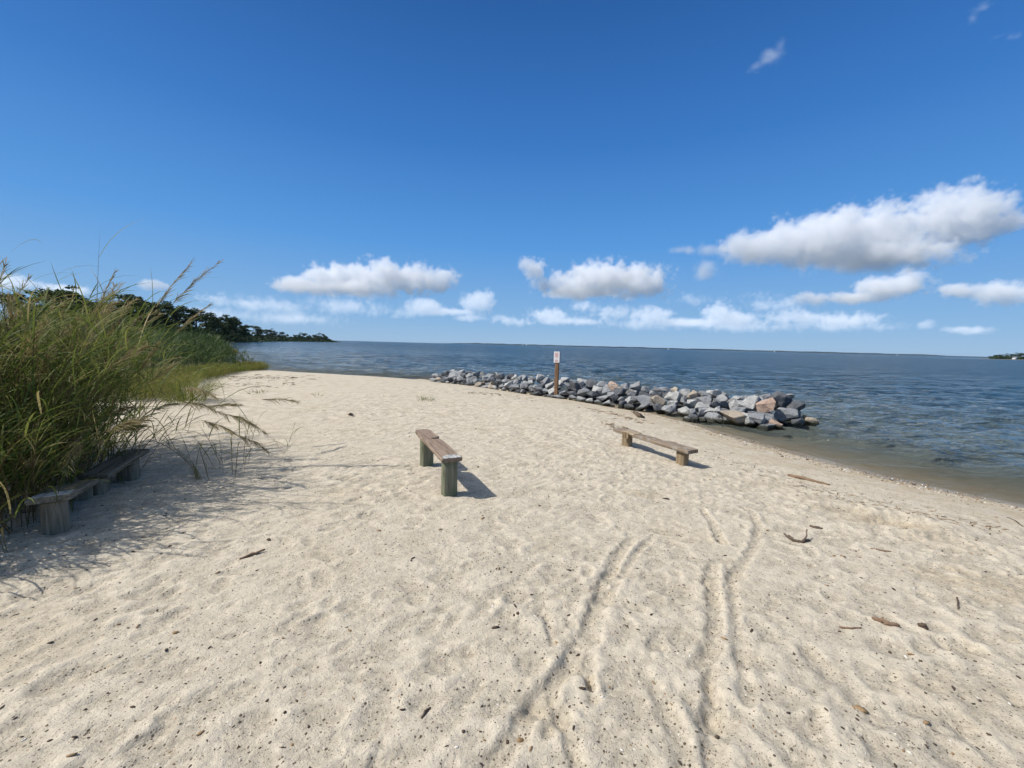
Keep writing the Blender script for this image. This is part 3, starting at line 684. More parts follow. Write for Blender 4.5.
# ---------------------------------------------------------------- driftwood
DRIFT = wood('brown driftwood', (.17, .11, .07), (.29, .20, .13), stretch=(8, 8, 8)); DRIFT_D = wood('dark driftwood', (.10, .07, .05), (.17, .13, .10), stretch=(8, 8, 8))
def stick_bm(bm, pts, radii, seg=7):
    pts = [Vector(p) for p in pts]; prev = None
    for i, (p, r) in enumerate(zip(pts, radii)):
        t = (pts[min(i+1, len(pts)-1)]-pts[max(i-1, 0)]).normalized(); u = t.cross(Vector((0, 0, 1)));
        if u.length < 1e-3: u = Vector((1, 0, 0))
        u.normalize(); v_ = t.cross(u)
        ring = [bm.verts.new(p+(u*math.cos(k/seg*2*PI)+v_*math.sin(k/seg*2*PI))*r*(1+.12*math.sin(k*2+i))) for k in range(seg)]
        if prev:
            for k in range(seg): bm.faces.new((prev[k], prev[(k+1) % seg], ring[(k+1) % seg], ring[k]))
        else: bm.faces.new(ring[::-1])
        prev = ring
    bm.faces.new(prev)
def driftwood(label, branches, mat=DRIFT, lift=.5):
    """branches: lists of (px, py, height above the sand, radius)"""
    bm = bmesh.new(); o0 = ground_px(*branches[0][0][:2])
    for br in branches:
        P = []; rad_ = []
        for px, py, hh_, r in br:
            q = ground_px(px, py+hh_*60); P.append(Vector((q.x, q.y, q.z+hh_+r*lift))-o0); rad_.append(r)
        P2 = []; R2 = []
        for a_, b_, ra, rb in zip(P, P[1:], rad_, rad_[1:]):
            for k in range(4):
                t = k/4; P2.append(a_.lerp(b_, t)+Vector((rr.uniform(-1, 1), rr.uniform(-1, 1), rr.uniform(-.3, .3)))*ra*.5); R2.append(ra+(rb-ra)*t)
        P2.append(P[-1]); R2.append(rad_[-1])
        stick_bm(bm, P2, R2)
    o_ = bm_obj('driftwood', bm, mat, None, True); o_.location = o0; tag(o_, label, 'driftwood'); return o_
driftwood('long brown stick lying near the waterline on the right', [[(787, 476, 0, .022), (800, 478.5, .01, .024), (815, 482, 0, .020), (830, 485.5, 0, .012)]])
driftwood('dark forked twig standing up on the sand', [[(784, 535, .02, .007), (793, 541, .0, .012), (802, 543, 0, .014), (809, 541, .0, .011)], [(802, 543, 0, .011), (806, 538, .04, .007), (806, 533, .08, .004)], [(794, 541, 0, .009), (788, 537, .03, .005)]], DRIFT_D)
driftwood('short thick brown stick right of the wheel ruts', [[(873, 620, 0, .013), (882, 622.5, 0, .016), (890, 625, 0, .015), (899, 627.5, .0, .011)]])
driftwood('thin pale twig beside the short thick stick', [[(840, 628.5, 0, .006), (850, 629.5, 0, .006), (861, 629, 0, .004)]])
driftwood('dark curled bark strip right of the short stick', [[(918, 626, .0, .010), (924, 628.5, .012, .013), (928, 630, 0, .008)]], DRIFT_D)
driftwood('brown twig on the sand below the grass shadow', [[(240, 560, 0, .008), (250, 556.5, .005, .010), (258, 553, .005, .009), (265, 551, .015, .006)]])
driftwood('thin brown twig lying below the tan hollow', [[(871, 549, 0, .006), (881, 551, 0, .007), (891, 552, 0, .005)]])
driftwood('short dark bark piece left of the tan hollow', [[(810, 527, 0, .012), (816, 528.5, .0, .014), (822, 529, 0, .008)]], DRIFT_D)
driftwood('tiny dark twig upright in the sand behind the left bench', [[(349, 415, 0, .02), (351, 413.5, .05, .018), (353, 415, .01, .012)], [(351, 415, .0, .014), (350, 412, .09, .008)]], DRIFT_D)
driftwood('dark knotted wrack stump near the rocks left of the water bench', [[(634, 413, 0, .05), (639, 416, .03, .06), (644, 418, .0, .035)], [(638, 415, 0, .03), (640, 411, .12, .015)]], DRIFT_D)
driftwood('fine dark twig beside the small rut, bottom middle', [[(421, 719, 0, .004), (425, 714, .004, .006), (430, 709, 0, .004)]], DRIFT_D)
driftwood('long thin dark twig above the right sand edge', [[(1008, 496+22, 0, .006), (1016, 522, 0, .007), (1023, 527, 0, .005)]], DRIFT_D)
driftwood('thin straight dark twig below the flat stretch at right', [[(957, 690-92, 0, .004), (957.5, 604, .003, .005), (958, 610, 0, .004)]], DRIFT_D)
# ---------------------------------------------------------------- grasses
def leaf_mat(name, stops, trans=.35, rough=.62):
    m, b, p, o = material(name); a = b.new('ShaderNodeAttribute', attribute_name='tint').outputs['Fac']
    col = b.ramp(a, stops); b.put(p.inputs['Base Color'], col); p.inputs['Roughness'].default_value = rough; p.inputs['Specular IOR Level'].default_value = .14
    t = b.new('ShaderNodeBsdfTranslucent'); b.put(t.inputs[0], col); mx = b.new('ShaderNodeMixShader'); mx.inputs[0].default_value = trans
    b.put(mx.inputs[1], p.outputs[0]); b.put(mx.inputs[2], t.outputs[0]); b.put(o.inputs['Surface'], mx.outputs[0])
    return m
LEAF = leaf_mat('tall grass leaf', [(0, (.05, .085, .018)), (.5, (.125, .165, .035)), (.82, (.23, .235, .06)), (1, (.36, .30, .13))])
STEM = leaf_mat('tall grass stem', [(0, (.10, .085, .04)), (.4, (.16, .10, .06)), (.75, (.20, .17, .07)), (1, (.33, .26, .14))], .1)
PLUME = leaf_mat('grass plume', [(0, (.22, .19, .08)), (.5, (.34, .27, .13)), (1, (.46, .37, .21))], .3)
REED = leaf_mat('reed leaf', [(0, (.030, .055, .018)), (.5, (.065, .105, .032)), (.85, (.11, .14, .05)), (1, (.22, .19, .09))])
MARSH = leaf_mat('yellow marsh grass', [(0, (.09, .12, .025)), (.5, (.19, .205, .04)), (.85, (.28, .25, .07)), (1, (.30, .20, .09))])
def ribbons(P, az, lean, curl, length, width, nseg, rs, power=1.5, twist=.6, tint=None, tip=.08):
    """curved tapering strips: returns verts, quads, per face tint"""
    N = len(P); L = np.asarray(length); s_ = np.linspace(0, 1, nseg+1)
    th = lean[:, None]+curl[:, None]*s_[None, :]**power
    thm = .5*(th[:, 1:]+th[:, :-1]); ds = (L/nseg)[:, None]
    hor = np.concatenate([np.zeros((N, 1)), np.cumsum(np.sin(thm)*ds, 1)], 1); ver = np.concatenate([np.zeros((N, 1)), np.cumsum(np.cos(thm)*ds, 1)], 1)
    az2 = az[:, None]+rs.normal(0, .25, N)[:, None]*s_[None, :]
    dx, dy = np.cos(az2), np.sin(az2)
    C = np.stack([P[:, 0:1]+hor*dx, P[:, 1:2]+hor*dy, P[:, 2:3]+ver], 2)
    tw = rs.normal(0, twist, N)[:, None]
    sdx, sdy = -dy*np.cos(tw), dx*np.cos(tw); sdz = np.sin(tw)*np.ones_like(dx)
    wd = (np.asarray(width)[:, None]*np.clip(np.minimum(1.0, (1-s_[None, :])*2.2+tip)*np.minimum(1, .55+s_[None, :]*3), .02, 1))[:, :, None]*.5
    SD = np.stack([sdx, sdy, sdz], 2)*wd
    V = np.stack([C-SD, C+SD], 2).reshape(-1, 3)
    base = (np.arange(N)*(nseg+1)*2)[:, None]+(np.arange(nseg)*2)[None, :]
    b0 = base.ravel(); Fq = np.stack([b0, b0+1, b0+3, b0+2], 1)
    tint = rs.rand(N) if tint is None else tint
    return V, Fq, np.repeat(tint, nseg), C
def merge(parts):
    V = []; F_ = []; T = []; n = 0
    for v, f_, t in parts: V.append(v); F_.append(f_+n); T.append(t); n += len(v)
    return np.concatenate(V), np.concatenate(F_), np.concatenate(T)
def obj_rib(name, parts, mat, parent=None, loc=None):
    V, F_, T = merge(parts)
    if loc is not None: V = V-np.asarray(loc)[None, :]
    me = np_mesh(name, V, F_, smooth=True, attr={'tint': ('FACE', np.clip(T, 0, 1))})
    return link(name, me, mat, parent)
def stem_points(C, t):
    """points on stems C (N,nseg+1,3) at parameters t (N,)"""
    n = C.shape[1]-1; k = np.clip((t*n).astype(int), 0, n-1); u = (t*n-k)[:, None]; i = np.arange(len(C))
    return C[i, k]*(1-u)+C[i, k+1]*u
def tall_clump(label, name, centre, spread, n_stem, h, lean_bias, seed, leaves=6, plume_share=.10, lean_sd=.22, lean0=.10, slim=1.0, curl=(.3, .8), stem_tint=(.2, .6), leaf_tint=(.42, .22), group='tall grass clumps at the edge of the beach', lw=.011, ll=(.40, .72), wind=None, stem_curl_pow=2.0, sw=.0075):
    rs = np.random.RandomState(seed); cx, cy_ = centre
    a = rs.uniform(0, 2*PI, n_stem); r = np.sqrt(rs.rand(n_stem)); px = cx+spread[0]*r*np.cos(a); py = cy_+spread[1]*r*np.sin(a)
    pz = np.array([z_at(x, y) for x, y in zip(px, py)])-.02
    az = np.arctan2(r*np.sin(a)*.8+lean_bias[1]+rs.normal(0, .35, n_stem), r*np.cos(a)+lean_bias[0]+rs.normal(0, .35, n_stem))
    lean = np.abs(rs.normal(lean0, lean_sd, n_stem))+.12*r; cu = rs.uniform(*curl, n_stem); L = h*rs.uniform(.72, 1.08, n_stem)
    P = np.stack([px, py, pz], 1); loc = (cx, cy_, z_at(cx, cy_))
    root = empty(name, loc); tag(root, label, 'grass', group)
    V, F_, T, C = ribbons(P, az, lean, cu, L, np.full(n_stem, sw), 9, rs, stem_curl_pow, .5, np.clip(rs.normal(stem_tint[0], stem_tint[1]*.5, n_stem), 0, 1))
    obj_rib('stems', [(V, F_, T)], STEM, root, loc)
    parts = []
    for k in range(leaves):
        t = np.clip(.16+.76*(k+rs.rand(n_stem))/leaves, 0, .97); Q = stem_points(C, t)
        la = az+rs.normal(0, 1.1, n_stem)+(PI if k % 2 else 0)*.55
        l_len = rs.uniform(*ll, n_stem)*h/2.0*(.75+.4*np.sin(t*PI)); ln = rs.uniform(.25, .7, n_stem); cv = rs.uniform(.5, 1.7, n_stem)
        V, F_, T, _ = ribbons(Q, la, ln, cv, l_len, rs.uniform(.7, 1.2, n_stem)*lw, 6, rs, 1.3, .7, np.clip(rs.normal(leaf_tint[0]+.22*(t-.5), leaf_tint[1], n_stem)+(rs.rand(n_stem) < .05)*.4, 0, 1))
        parts.append((V, F_, T))
    obj_rib('leaves', parts, LEAF, root, loc)
    sel = np.where(rs.rand(n_stem) < plume_share)[0]
    if len(sel):
        parts = []
        for i in sel:
            m_ = 95; t = rs.uniform(.76, 1.0, m_); Q = stem_points(np.repeat(C[i:i+1], m_, 0), t)
            l_len = rs.uniform(.08, .20, m_)*(1.15-.6*(t-.76)/.24); d = C[i, -1]-C[i, -3]; a0 = math.atan2(d[1], d[0])
            tilt = math.atan2(math.hypot(d[0], d[1]), d[2])
            V, F_, T, _ = ribbons(Q, a0+rs.normal(0, .55*slim, m_), np.clip(tilt+rs.normal(0, .28*slim, m_), .05, 2.6), rs.uniform(.1, .7, m_), l_len, np.full(m_, .0055), 3, rs, 1.2, 1.0, np.clip(rs.normal(.5, .25, m_), 0, 1), .35)
            parts.append((V, F_, T))
        obj_rib('plumes', parts, PLUME, root, loc)
    return root
tall_clump('dense dark green tall grass filling the left edge behind the near grey bench', 'tall_grass', (-5.25, 3.75), (.9, .75), 400, 2.05, (-.15, -.1), 1, leaves=7, plume_share=.11)
tall_clump('bushy tall green grass behind the grey benches with nodding plumes', 'tall_grass', (-6.05, 4.75), (.68, .6), 290, 2.1, (0, 0), 2, leaves=7, plume_share=.14)
tall_clump('brown stemmed tall grass fanning right over the far grey bench', 'tall_grass', (-5.15, 4.3), (.32, .36), 46, 1.9, (1.0, .0), 3, leaves=1, plume_share=.22, lean_sd=.20, lean0=.36, curl=(.0, .28), slim=.45, stem_tint=(.45, .4), leaf_tint=(.5, .22))
tall_clump('light green tall grass against the left picture edge', 'tall_grass', (-6.8, 4.6), (.9, .9), 300, 2.4, (-.2, 0), 4, leaves=7, plume_share=.25, leaf_tint=(.55, .2))
tall_clump('low sprawling green grass drooping in front of the near grey bench', 'tall_grass', (-4.35, 3.1), (.45, .32), 150, 1.25, (-.2, -.5), 5, leaves=6, plume_share=.12, lean_sd=.3, curl=(.6, 1.5), leaf_tint=(.5, .25), ll=(.5, .8))
tall_clump('green arching plume stalks reaching right over open sand', 'tall_grass', (-4.55, 4.55), (.2, .15), 15, 2.0, (1.6, -.1), 6, leaves=2, plume_share=.6, lean_sd=.15, lean0=.50, curl=(1.25, 1.95), slim=.6, stem_tint=(.62, .25), stem_curl_pow=1.7, sw=.011)
tall_clump('tallest plume stalks rising above the tall grass against the sky', 'tall_grass', (-5.7, 4.5), (.95, .4), 17, 2.75, (.05, 0), 9, leaves=2, plume_share=.95, lean_sd=.16, lean0=.12, curl=(.25, .95), slim=.45)
tall_clump('low green grass drooping over the middle of the grey benches', 'tall_grass', (-4.62, 3.85), (.30, .50), 150, 1.15, (.55, -.25), 10, leaves=5, plume_share=.10, lean_sd=.3, lean0=.3, curl=(.8, 1.6), leaf_tint=(.5, .25), ll=(.5, .8), slim=.6)
tall_clump('sparse thin green stalks standing in the grass shadow', 'tall_grass', (-3.25, 4.65), (.55, .35), 15, .75, (.3, .0), 7, leaves=3, plume_share=0, lean_sd=.34, curl=(.1, .6), ll=(.5, .8), lw=.007)
tall_clump('broken dry brown stalk drooping on the sand at the left edge', 'tall_grass', (-3.72, 2.78), (.08, .05), 9, .75, (-.5, -1.3), 8, leaves=2, plume_share=.5, lean_sd=.2, curl=(1.3, 1.9), stem_tint=(.8, .3), leaf_tint=(.85, .2))
def tuft(label, name, centre, spread, n, h, seed, mat, tint=(.45, .25), lean=.3, curl=(.4, 1.2), w=.007, group=None, bias=(0, 0)):
    rs = np.random.RandomState(seed); a = rs.uniform(0, 2*PI, n); r = np.sqrt(rs.rand(n)); px = centre[0]+spread*r*np.cos(a); py = centre[1]+spread*r*np.sin(a)
    P = np.stack([px, py, np.array([z_at(x, y) for x, y in zip(px, py)])-.01], 1)
    loc = (centre[0], centre[1], z_at(*centre)); az = np.arctan2(np.sin(a)+bias[1], np.cos(a)+bias[0])+rs.normal(0, .5, n)
    V, F_, T, C = ribbons(P, az, np.abs(rs.normal(.08, lean, n))+.3*r, rs.uniform(*curl, n), h*rs.uniform(.55, 1.1, n), np.full(n, w), 6, rs, 1.5, .6, np.clip(rs.normal(*tint, n), 0, 1))
    o_ = obj_rib(name, [(V, F_, T)], mat, None, loc); o_.location = loc; tag(o_, label, 'grass', group); return o_
p = ground_px(186, 402); tuft('bright yellow green tuft at the front of the marsh grass', 'grass_tuft', (p.x, p.y), .42, 420, .95, 31, MARSH, (.40, .22), .32, w=.008, bias=(.3, 0))
p = ground_px(160, 398); tuft('shorter yellow tuft left of the bright yellow green one', 'grass_tuft', (p.x-.4, p.y), .5, 380, .8, 32, MARSH, (.5, .22), .3)
p = ground_px(425, 400.5); tuft('small green sprig alone on the sand left of the signpost', 'sprig', (p.x, p.y), .20, 46, .22, 33, LEAF, (.5, .2), .6, w=.012)
p = ground_px(258, 393); tuft('small low green sprig right of the marsh grass', 'sprig', (p.x, p.y), .25, 50, .16, 34, MARSH, (.3, .2), .7, w=.012)
p = ground_px(318, 396); tuft('tiny dry sprig on the sand behind the middle bench', 'sprig', (p.x, p.y), .12, 22, .14, 35, LEAF, (.75, .2), .7, w=.01)

# the marsh behind: nobody could count these
rs = np.random.RandomState(77)
def scatter(n, test, box, rs):
    out = np.zeros((0, 2))
    while len(out) < n:
        q = rs.rand(n*2, 2)*[box[1]-box[0], box[3]-box[2]]+[box[0], box[2]]; out = np.concatenate([out, q[test(q[:, 0], q[:, 1])]])
    return out[:n]
def zs(Q): return np.array([z_at(x, y) for x, y in Q])
def inpoly(P): return lambda x, y: poly_dist(x, y, P) > 0
def reed_bed(name, label, P, n, box, h, mat, seed, leaves=4, near_bias=True, tint=(.4, .22), w=.02, lean=.1):
    rs = np.random.RandomState(seed); tst = inpoly(P)
    def t2(x, y):
        ok = tst(x, y)
        if near_bias: ok &= rs.rand(len(x)) < np.clip(14/np.hypot(x, y), .08, 1)**.8
        return ok
    Q = scatter(n, t2, box, rs); dist = np.hypot(Q[:, 0], Q[:, 1]); z = zs(Q); P3 = np.stack([Q[:, 0], Q[:, 1], z-.02], 1)
    edge = np.clip(.55+poly_dist(Q[:, 0], Q[:, 1], P)*.28, 0, 1)
    pat = .85+.3*perlin(Q[:, 0]/3.1, Q[:, 1]/3.1, seed); L = h*rs.uniform(.8, 1.12, n)*edge*pat; sc = np.clip(dist/16, 1, 3.2)
    tn = tint[0]+.3*perlin(Q[:, 0]/2.3, Q[:, 1]/2.3, seed+1)
    az = rs.normal(0, 1.4, n)
    V, F_, T, C = ribbons(P3, az, np.abs(rs.normal(0, lean, n)), rs.uniform(.1, .5, n), L, np.full(n, w*.55)*sc, 3, rs, 2, .5, np.clip(tn+rs.normal(0, tint[1], n), 0, 1)); parts = [(V, F_, T)]
    for k in range(leaves):
        t = np.clip(.25+.7*(k+rs.rand(n))/leaves, 0, .98); q = stem_points(C, t)
        V, F_, T, _ = ribbons(q, rs.uniform(0, 2*PI, n), rs.uniform(.25, .8, n), rs.uniform(.3, 1.3, n), L*rs.uniform(.18, .34, n), w*rs.uniform(.8, 1.4, n)*sc, 3, rs, 1.3, .7, np.clip(tn+rs.normal(.05, tint[1], n), 0, 1)); parts.append((V, F_, T))
    o_ = obj_rib(name, parts, mat); tag(o_, label, 'reeds', None, 'stuff'); return o_
reed_bed('reeds', 'dense green reed bed running along the left shore', REEDS, 27000, (-110, -11, 12, 92), 2.15, REED, 78, near_bias=True)
LOWM = [(-8.6, 9.9), (-9.6, 11.6), (-11.0, 14.2), (-12.4, 17.6), (-13.4, 20.5), (-15.0, 24.6), (-18.6, 26.6), (-19.5, 27.6), (-16, 25), (-14.6, 19.5), (-13.2, 15.5), (-11.8, 11.5), (-13.5, 9), (-10.5, 8.9)]
reed_bed('marsh_grass', 'yellow green marsh grass edging the sand before the reeds', LOWM, 7000, (-20, -8, 8.5, 28), .85, MARSH, 79, leaves=3, near_bias=False, tint=(.45, .25), w=.010, lean=.3)
fringe = [(-36, 50), (-41, 57.6), (-46, 62.6), (-52, 64.8), (-52, 66), (-46, 63.8), (-40.2, 58.6)]
reed_bed('marsh_grass', 'reddish brown low grass fringing the reed point', fringe, 1500, (-53, -35, 49, 67), .9, MARSH, 80, leaves=2, near_bias=False, tint=(.92, .1), w=.03, lean=.3)

# ---------------------------------------------------------------- trees
CROWN = leaf_mat('dark tree leaves', [(0, (.016, .032, .014)), (.5, (.042, .068, .026)), (1, (.10, .12, .045))], .15, .6)
BARK = simple_mat('tree bark', (.09, .07, .055), .9, .3, 3)
def tree_meshes(seed, pine=False):
    """a 10 m tree with its foot at 0: trunk with limbs, and a crown of leaf clumps with gaps"""
    rs = np.random.RandomState(seed); bm = bmesh.new(); clumps = []
    lean = rs.normal(0, .5, 2); top = 8.6
    trunk = [(lean[0]*t*t, lean[1]*t*t, top*t-.4*(t == 0)) for t in (0, .25, .5, .75, 1)]
    stick_bm(bm, trunk, [.24, .19, .15, .10, .04], 7)
    nl = 13 if not pine else 16
    for k in range(nl):
        t = rs.uniform(.30 if not pine else .42, .97); o0 = Vector((lean[0]*t*t, lean[1]*t*t, top*t)); a = k*2.4+rs.rand(); reach = (3.3*math.sqrt(max(.05, 1-((t-.5)/.62)**2)) if not pine else 2.9*(1.15-t)+.5)*rs.uniform(.65, 1.1)
        up = rs.uniform(.15, .7) if not pine else rs.uniform(-.05, .35)
        e = o0+Vector((math.cos(a)*reach, math.sin(a)*reach, reach*up)); m_ = o0.lerp(e, .5)+Vector((0, 0, reach*.08))
        stick_bm(bm, [o0, m_, e], [.08, .05, .02], 5)
        for q, rad_ in ((e, .95), (m_.lerp(e, .35), .8), (m_, .6)):
            clumps.append((q, rad_*rs.uniform(.7, 1.25)))
    for k in range(5): clumps.append((Vector((lean[0], lean[1], top))+Vector(rs.normal(0, .6, 3)), rs.uniform(.6, 1.0)))
    tm = bpy.data.meshes.new('trunk'); bmesh.ops.recalc_face_normals(bm, faces=bm.faces); bm.to_mesh(tm); bm.free(); tm.materials.append(BARK)
    V = []; T = []
    for q, r in clumps:
        n = int(70*r*r)+20; v = rs.normal(0, 1, (n, 3)); v /= np.linalg.norm(v, axis=1)[:, None]; v *= (rs.rand(n)**.45)[:, None]*r; v[:, 2] *= .62
        c = np.array(q)+v; sz = rs.uniform(.12, .27, n)
        u = rs.normal(0, 1, (n, 3)); u /= np.linalg.norm(u, axis=1)[:, None]; w_ = np.cross(u, rs.normal(0, 1, (n, 3))); w_ /= np.linalg.norm(w_, axis=1)[:, None]
        V.append(np.stack([c-u*sz[:, None], c-w_*sz[:, None]*.6, c+u*sz[:, None], c+w_*sz[:, None]*.6], 1).reshape(-1, 3)); T.append(np.clip(rs.normal(.45+.1*rs.normal(), .22, n), 0, 1))
    V = np.concatenate(V); T = np.concatenate(T); F_ = np.arange(len(V)).reshape(-1, 4)
    cm = np_mesh('crown', V, F_, attr={'tint': ('FACE', T)}); cm.materials.append(CROWN)
    return tm, cm
PROTO = [tree_meshes(s_, s_ % 3 == 2) for s_ in range(6)]
tr_rs = np.random.RandomState(9); TREES = []
def tree(x, y, z, h, label, group, wide=1.0, k=None):
    tm, cm = PROTO[tr_rs.randint(6) if k is None else k]; root = empty('tree', (x, y, z), tr_rs.rand()*6.28); s_ = h/9.5; root.scale = (s_*wide, s_*wide, s_)
    tag(root, label, 'tree', group)
    for nm, me in (('trunk', tm), ('crown', cm)):
        o_ = bpy.data.objects.new(nm, me); COL.objects.link(o_); o_.parent = root
    TREES.append(root); return root
sky_line = [(23, 294, 105), (40, 296, 112), (54, 291, 104), (67, 290, 106), (79, 295, 110), (89, 302, 116), (101, 304, 122), (112, 301, 116), (123, 296, 112), (136, 296, 118), (145, 301, 126), (154, 304, 134), (166, 304, 140), (177, 311, 150),
            (187, 308, 150), (197, 309, 158), (205, 314, 170), (214, 317, 182), (223, 317, 190), (230, 315.5, 196), (237, 320, 216), (243, 324, 236), (251, 326, 262), (258, 331, 300), (264, 331, 326), (270, 329.5, 350), (276, 332, 372), (281, 332, 390), (288, 334.5, 412), (295, 334.5, 430), (302, 333, 446), (309, 335, 462), (315, 334.5, 474), (321, 333.5, 484), (326, 336, 492)]
n_ = len(sky_line); ORDX = ORD+['31st', '32nd', '33rd', '34th', '35th', '36th']
for i, (px, py, y) in enumerate(sky_line):
    q = at_y(px, py, y); z = z_at(q.x, y); h = q.z-z
    if px < 120: lab = f'dark tree rising behind the tall grass, {ORDX[i]} from the left picture edge'
    elif px < 248: lab = f'dark tree behind the reed bed, {ORDX[i-[q_[0] >= 120 for q_ in sky_line].index(True)]} counted from the tall grass'
    else: lab = f'small distant tree on the far wooded point, {ORDX[n_-1-i]} counted from its tip'
    tree(q.x, y, z-.2, h*1.03, lab, 'trees along the left shore', 1.25 if px < 248 else 1.5)
# the thicket under the trees: one mass
V = []; T = []; rs = np.random.RandomState(4)
for i in range(len(sky_line)-1):
    a_, b_ = sky_line[i], sky_line[i+1]
    for k in range(8):
        t = (k+.5)/8; px = a_[0]+(b_[0]-a_[0])*t; y = (a_[2]+(b_[2]-a_[2])*t)*rs.uniform(.96, 1.04); q = at_y(px, 338, y); hh_ = (.56 if px < 248 else .62)*rs.uniform(.7, 1.2)*(at_y(px, a_[1]+(b_[1]-a_[1])*t, y).z)
        n = 230; c = np.array([q.x, y, z_at(q.x, y)])+rs.normal(0, 1, (n, 3))*[2.6*y/150+.8, 1.8, 0]; c[:, 2] += hh_*rs.rand(n)**.8*np.exp(-((c[:, 0]-q.x)/(3+y*.02))**2)
        sz = rs.uniform(.16, .42, n)*max(1, y/160); u = rs.normal(0, 1, (n, 3)); u /= np.linalg.norm(u, axis=1)[:, None]; w_ = np.cross(u, rs.normal(0, 1, (n, 3))); w_ /= np.linalg.norm(w_, axis=1)[:, None]
        V.append(np.stack([c-u*sz[:, None], c-w_*sz[:, None]*.7, c+u*sz[:, None], c+w_*sz[:, None]*.7], 1).reshape(-1, 3)); T.append(np.clip(rs.normal(.45+.1*rs.normal(), .2, n), 0, 1))
V = np.concatenate(V); T = np.concatenate(T)
o_ = link('thicket', np_mesh('thicket', V, np.arange(len(V)).reshape(-1, 4), attr={'tint': ('FACE', T)}), CROWN); tag(o_, 'dark undergrowth beneath the trees along the left shore', 'thicket', None, 'stuff')

# ---------------------------------------------------------------- the right headland: trees and a white house
hy = 500.0
for i, (px, py, y, wd) in enumerate([(990.5, 355.8, 488, 1.3), (996, 354.6, 500, 1.7), (1000, 354.2, 505, 1.7), (1004.5, 354.6, 500, 1.6), (1009, 353.6, 512, 1.6), (1013.5, 354.0, 520, 1.5), (1018, 353.6, 512, 1.7), (1023, 352.8, 505, 1.8), (1029, 352.5, 500, 1.8)]):
    q = at_y(px, py, y); z = max(W_Z, z_at(q.x, y))
    tree(q.x, y, z-.2, q.z-z, f'small dark tree on the right headland, {ORD[i]} counted from its left tip', 'trees on the right headland', wd)
q = at_y(1014.6, 359.0, 482.0); hz = q.z-.2
hs_ = empty('house', (q.x, 482, hz), R(20)); hs_.scale = (.62, .62, .62); tag(hs_, 'tiny white gabled house among the trees of the right headland', 'house')
HW = simple_mat('white house paint', (.78, .78, .76), .7, .03); HR = simple_mat('pale grey roof', (.42, .43, .45), .8, .1); HD = simple_mat('dark window', (.05, .06, .08), .2, .1)
bm = bmesh.new(); pr = [(-3.4, 0), (3.4, 0), (3.4, 2.6), (0, 4.4), (-3.4, 2.6)]
v0 = [bm.verts.new((x, -2.2, z)) for x, z in pr]; v1 = [bm.verts.new((x, 2.2, z)) for x, z in pr]
bm.faces.new(v0); bm.faces.new(v1[::-1])
for k in range(5): bm.faces.new((v0[k], v1[k], v1[(k+1) % 5], v0[(k+1) % 5]))
bm_obj('wall', bm, HW, hs_)
bm = bmesh.new()
for sg in (-1, 1):
    qd = [bm.verts.new(p_) for p_ in ((0, -2.6, 4.55), (0, 2.6, 4.55), (sg*3.9, 2.6, 2.47), (sg*3.9, -2.6, 2.47))]; bm.faces.new(qd)
bmesh.ops.solidify(bm, geom=bm.faces[:], thickness=.12)
bm_obj('roof', bm, HR, hs_)
for xx in (-1.7, 1.7): bm_obj('window', box_bm(xx-.5, xx+.5, -2.26, -2.215, .9, 2.1, 0), HD, hs_)

V = []; T = []
for k in range(70):
    px = 994+38*rs.rand(); y = rs.uniform(486, 520); q = at_y(px, 359, y); n = 90; c = np.array([q.x, y, W_Z])+rs.normal(0, 1, (n, 3))*[3.0, 2.0, 0]; c[:, 2] += rs.rand(n)*(3.4 if abs(px-1014.5) > 5 or y > 505 else .8)
    sz = rs.uniform(.5, 1.0, n); u = rs.normal(0, 1, (n, 3)); u /= np.linalg.norm(u, axis=1)[:, None]; w_ = np.cross(u, rs.normal(0, 1, (n, 3))); w_ /= np.linalg.norm(w_, axis=1)[:, None]
    V.append(np.stack([c-u*sz[:, None], c-w_*sz[:, None]*.7, c+u*sz[:, None], c+w_*sz[:, None]*.7], 1).reshape(-1, 3)); T.append(np.clip(rs.normal(.45, .2, n), 0, 1))
V = np.concatenate(V); T = np.concatenate(T)
o_ = link('thicket', np_mesh('thicket', V, np.arange(len(V)).reshape(-1, 4), attr={'tint': ('FACE', T)}), CROWN); tag(o_, 'dark undergrowth on the right headland', 'thicket', None, 'stuff')

# ---------------------------------------------------------------- the far shore, a low wooded line across the bay
FAR = simple_mat('far woods', (.018, .030, .022), .9, .3, .02)
def far_shore(name, x0, x1, y0, y1, h, seed):
    n = 320; xs = np.linspace(x0, x1, n); ys = np.linspace(y0, y1, n); hs2 = h*(.85+.2*perlin(np.linspace(0, 60, n), np.full(n, .5), seed)+.08*perlin(np.linspace(0, 300, n), np.full(n, .5), seed+1)); t = np.linspace(0, 1, n); hs2 = hs2*np.clip(np.minimum(t, 1-t)*14, .05, 1)
    rows = [(0, W_Z-1), (6, .45), (30, .9), (90, 1.0), (300, .95), (500, 0)]
    V = np.concatenate([np.stack([xs, ys+dy, np.where(f_ < 0, f_, W_Z+f_*hs2)], 1) for dy, f_ in rows]); k = (np.arange(len(rows)-1)[:, None]*n+np.arange(n-1)[None, :]).ravel()
    o_ = link(name, np_mesh(name, V, np.stack([k, k+1, k+1+n, k+n], 1), smooth=True), FAR); tag(o_, kind='structure'); return o_
far_shore('far_shore', -1500, 7600, 8300, 6600, 25, 3)
far_shore('far_shore', 7000, 9600, 6900, 5200, 11, 8)

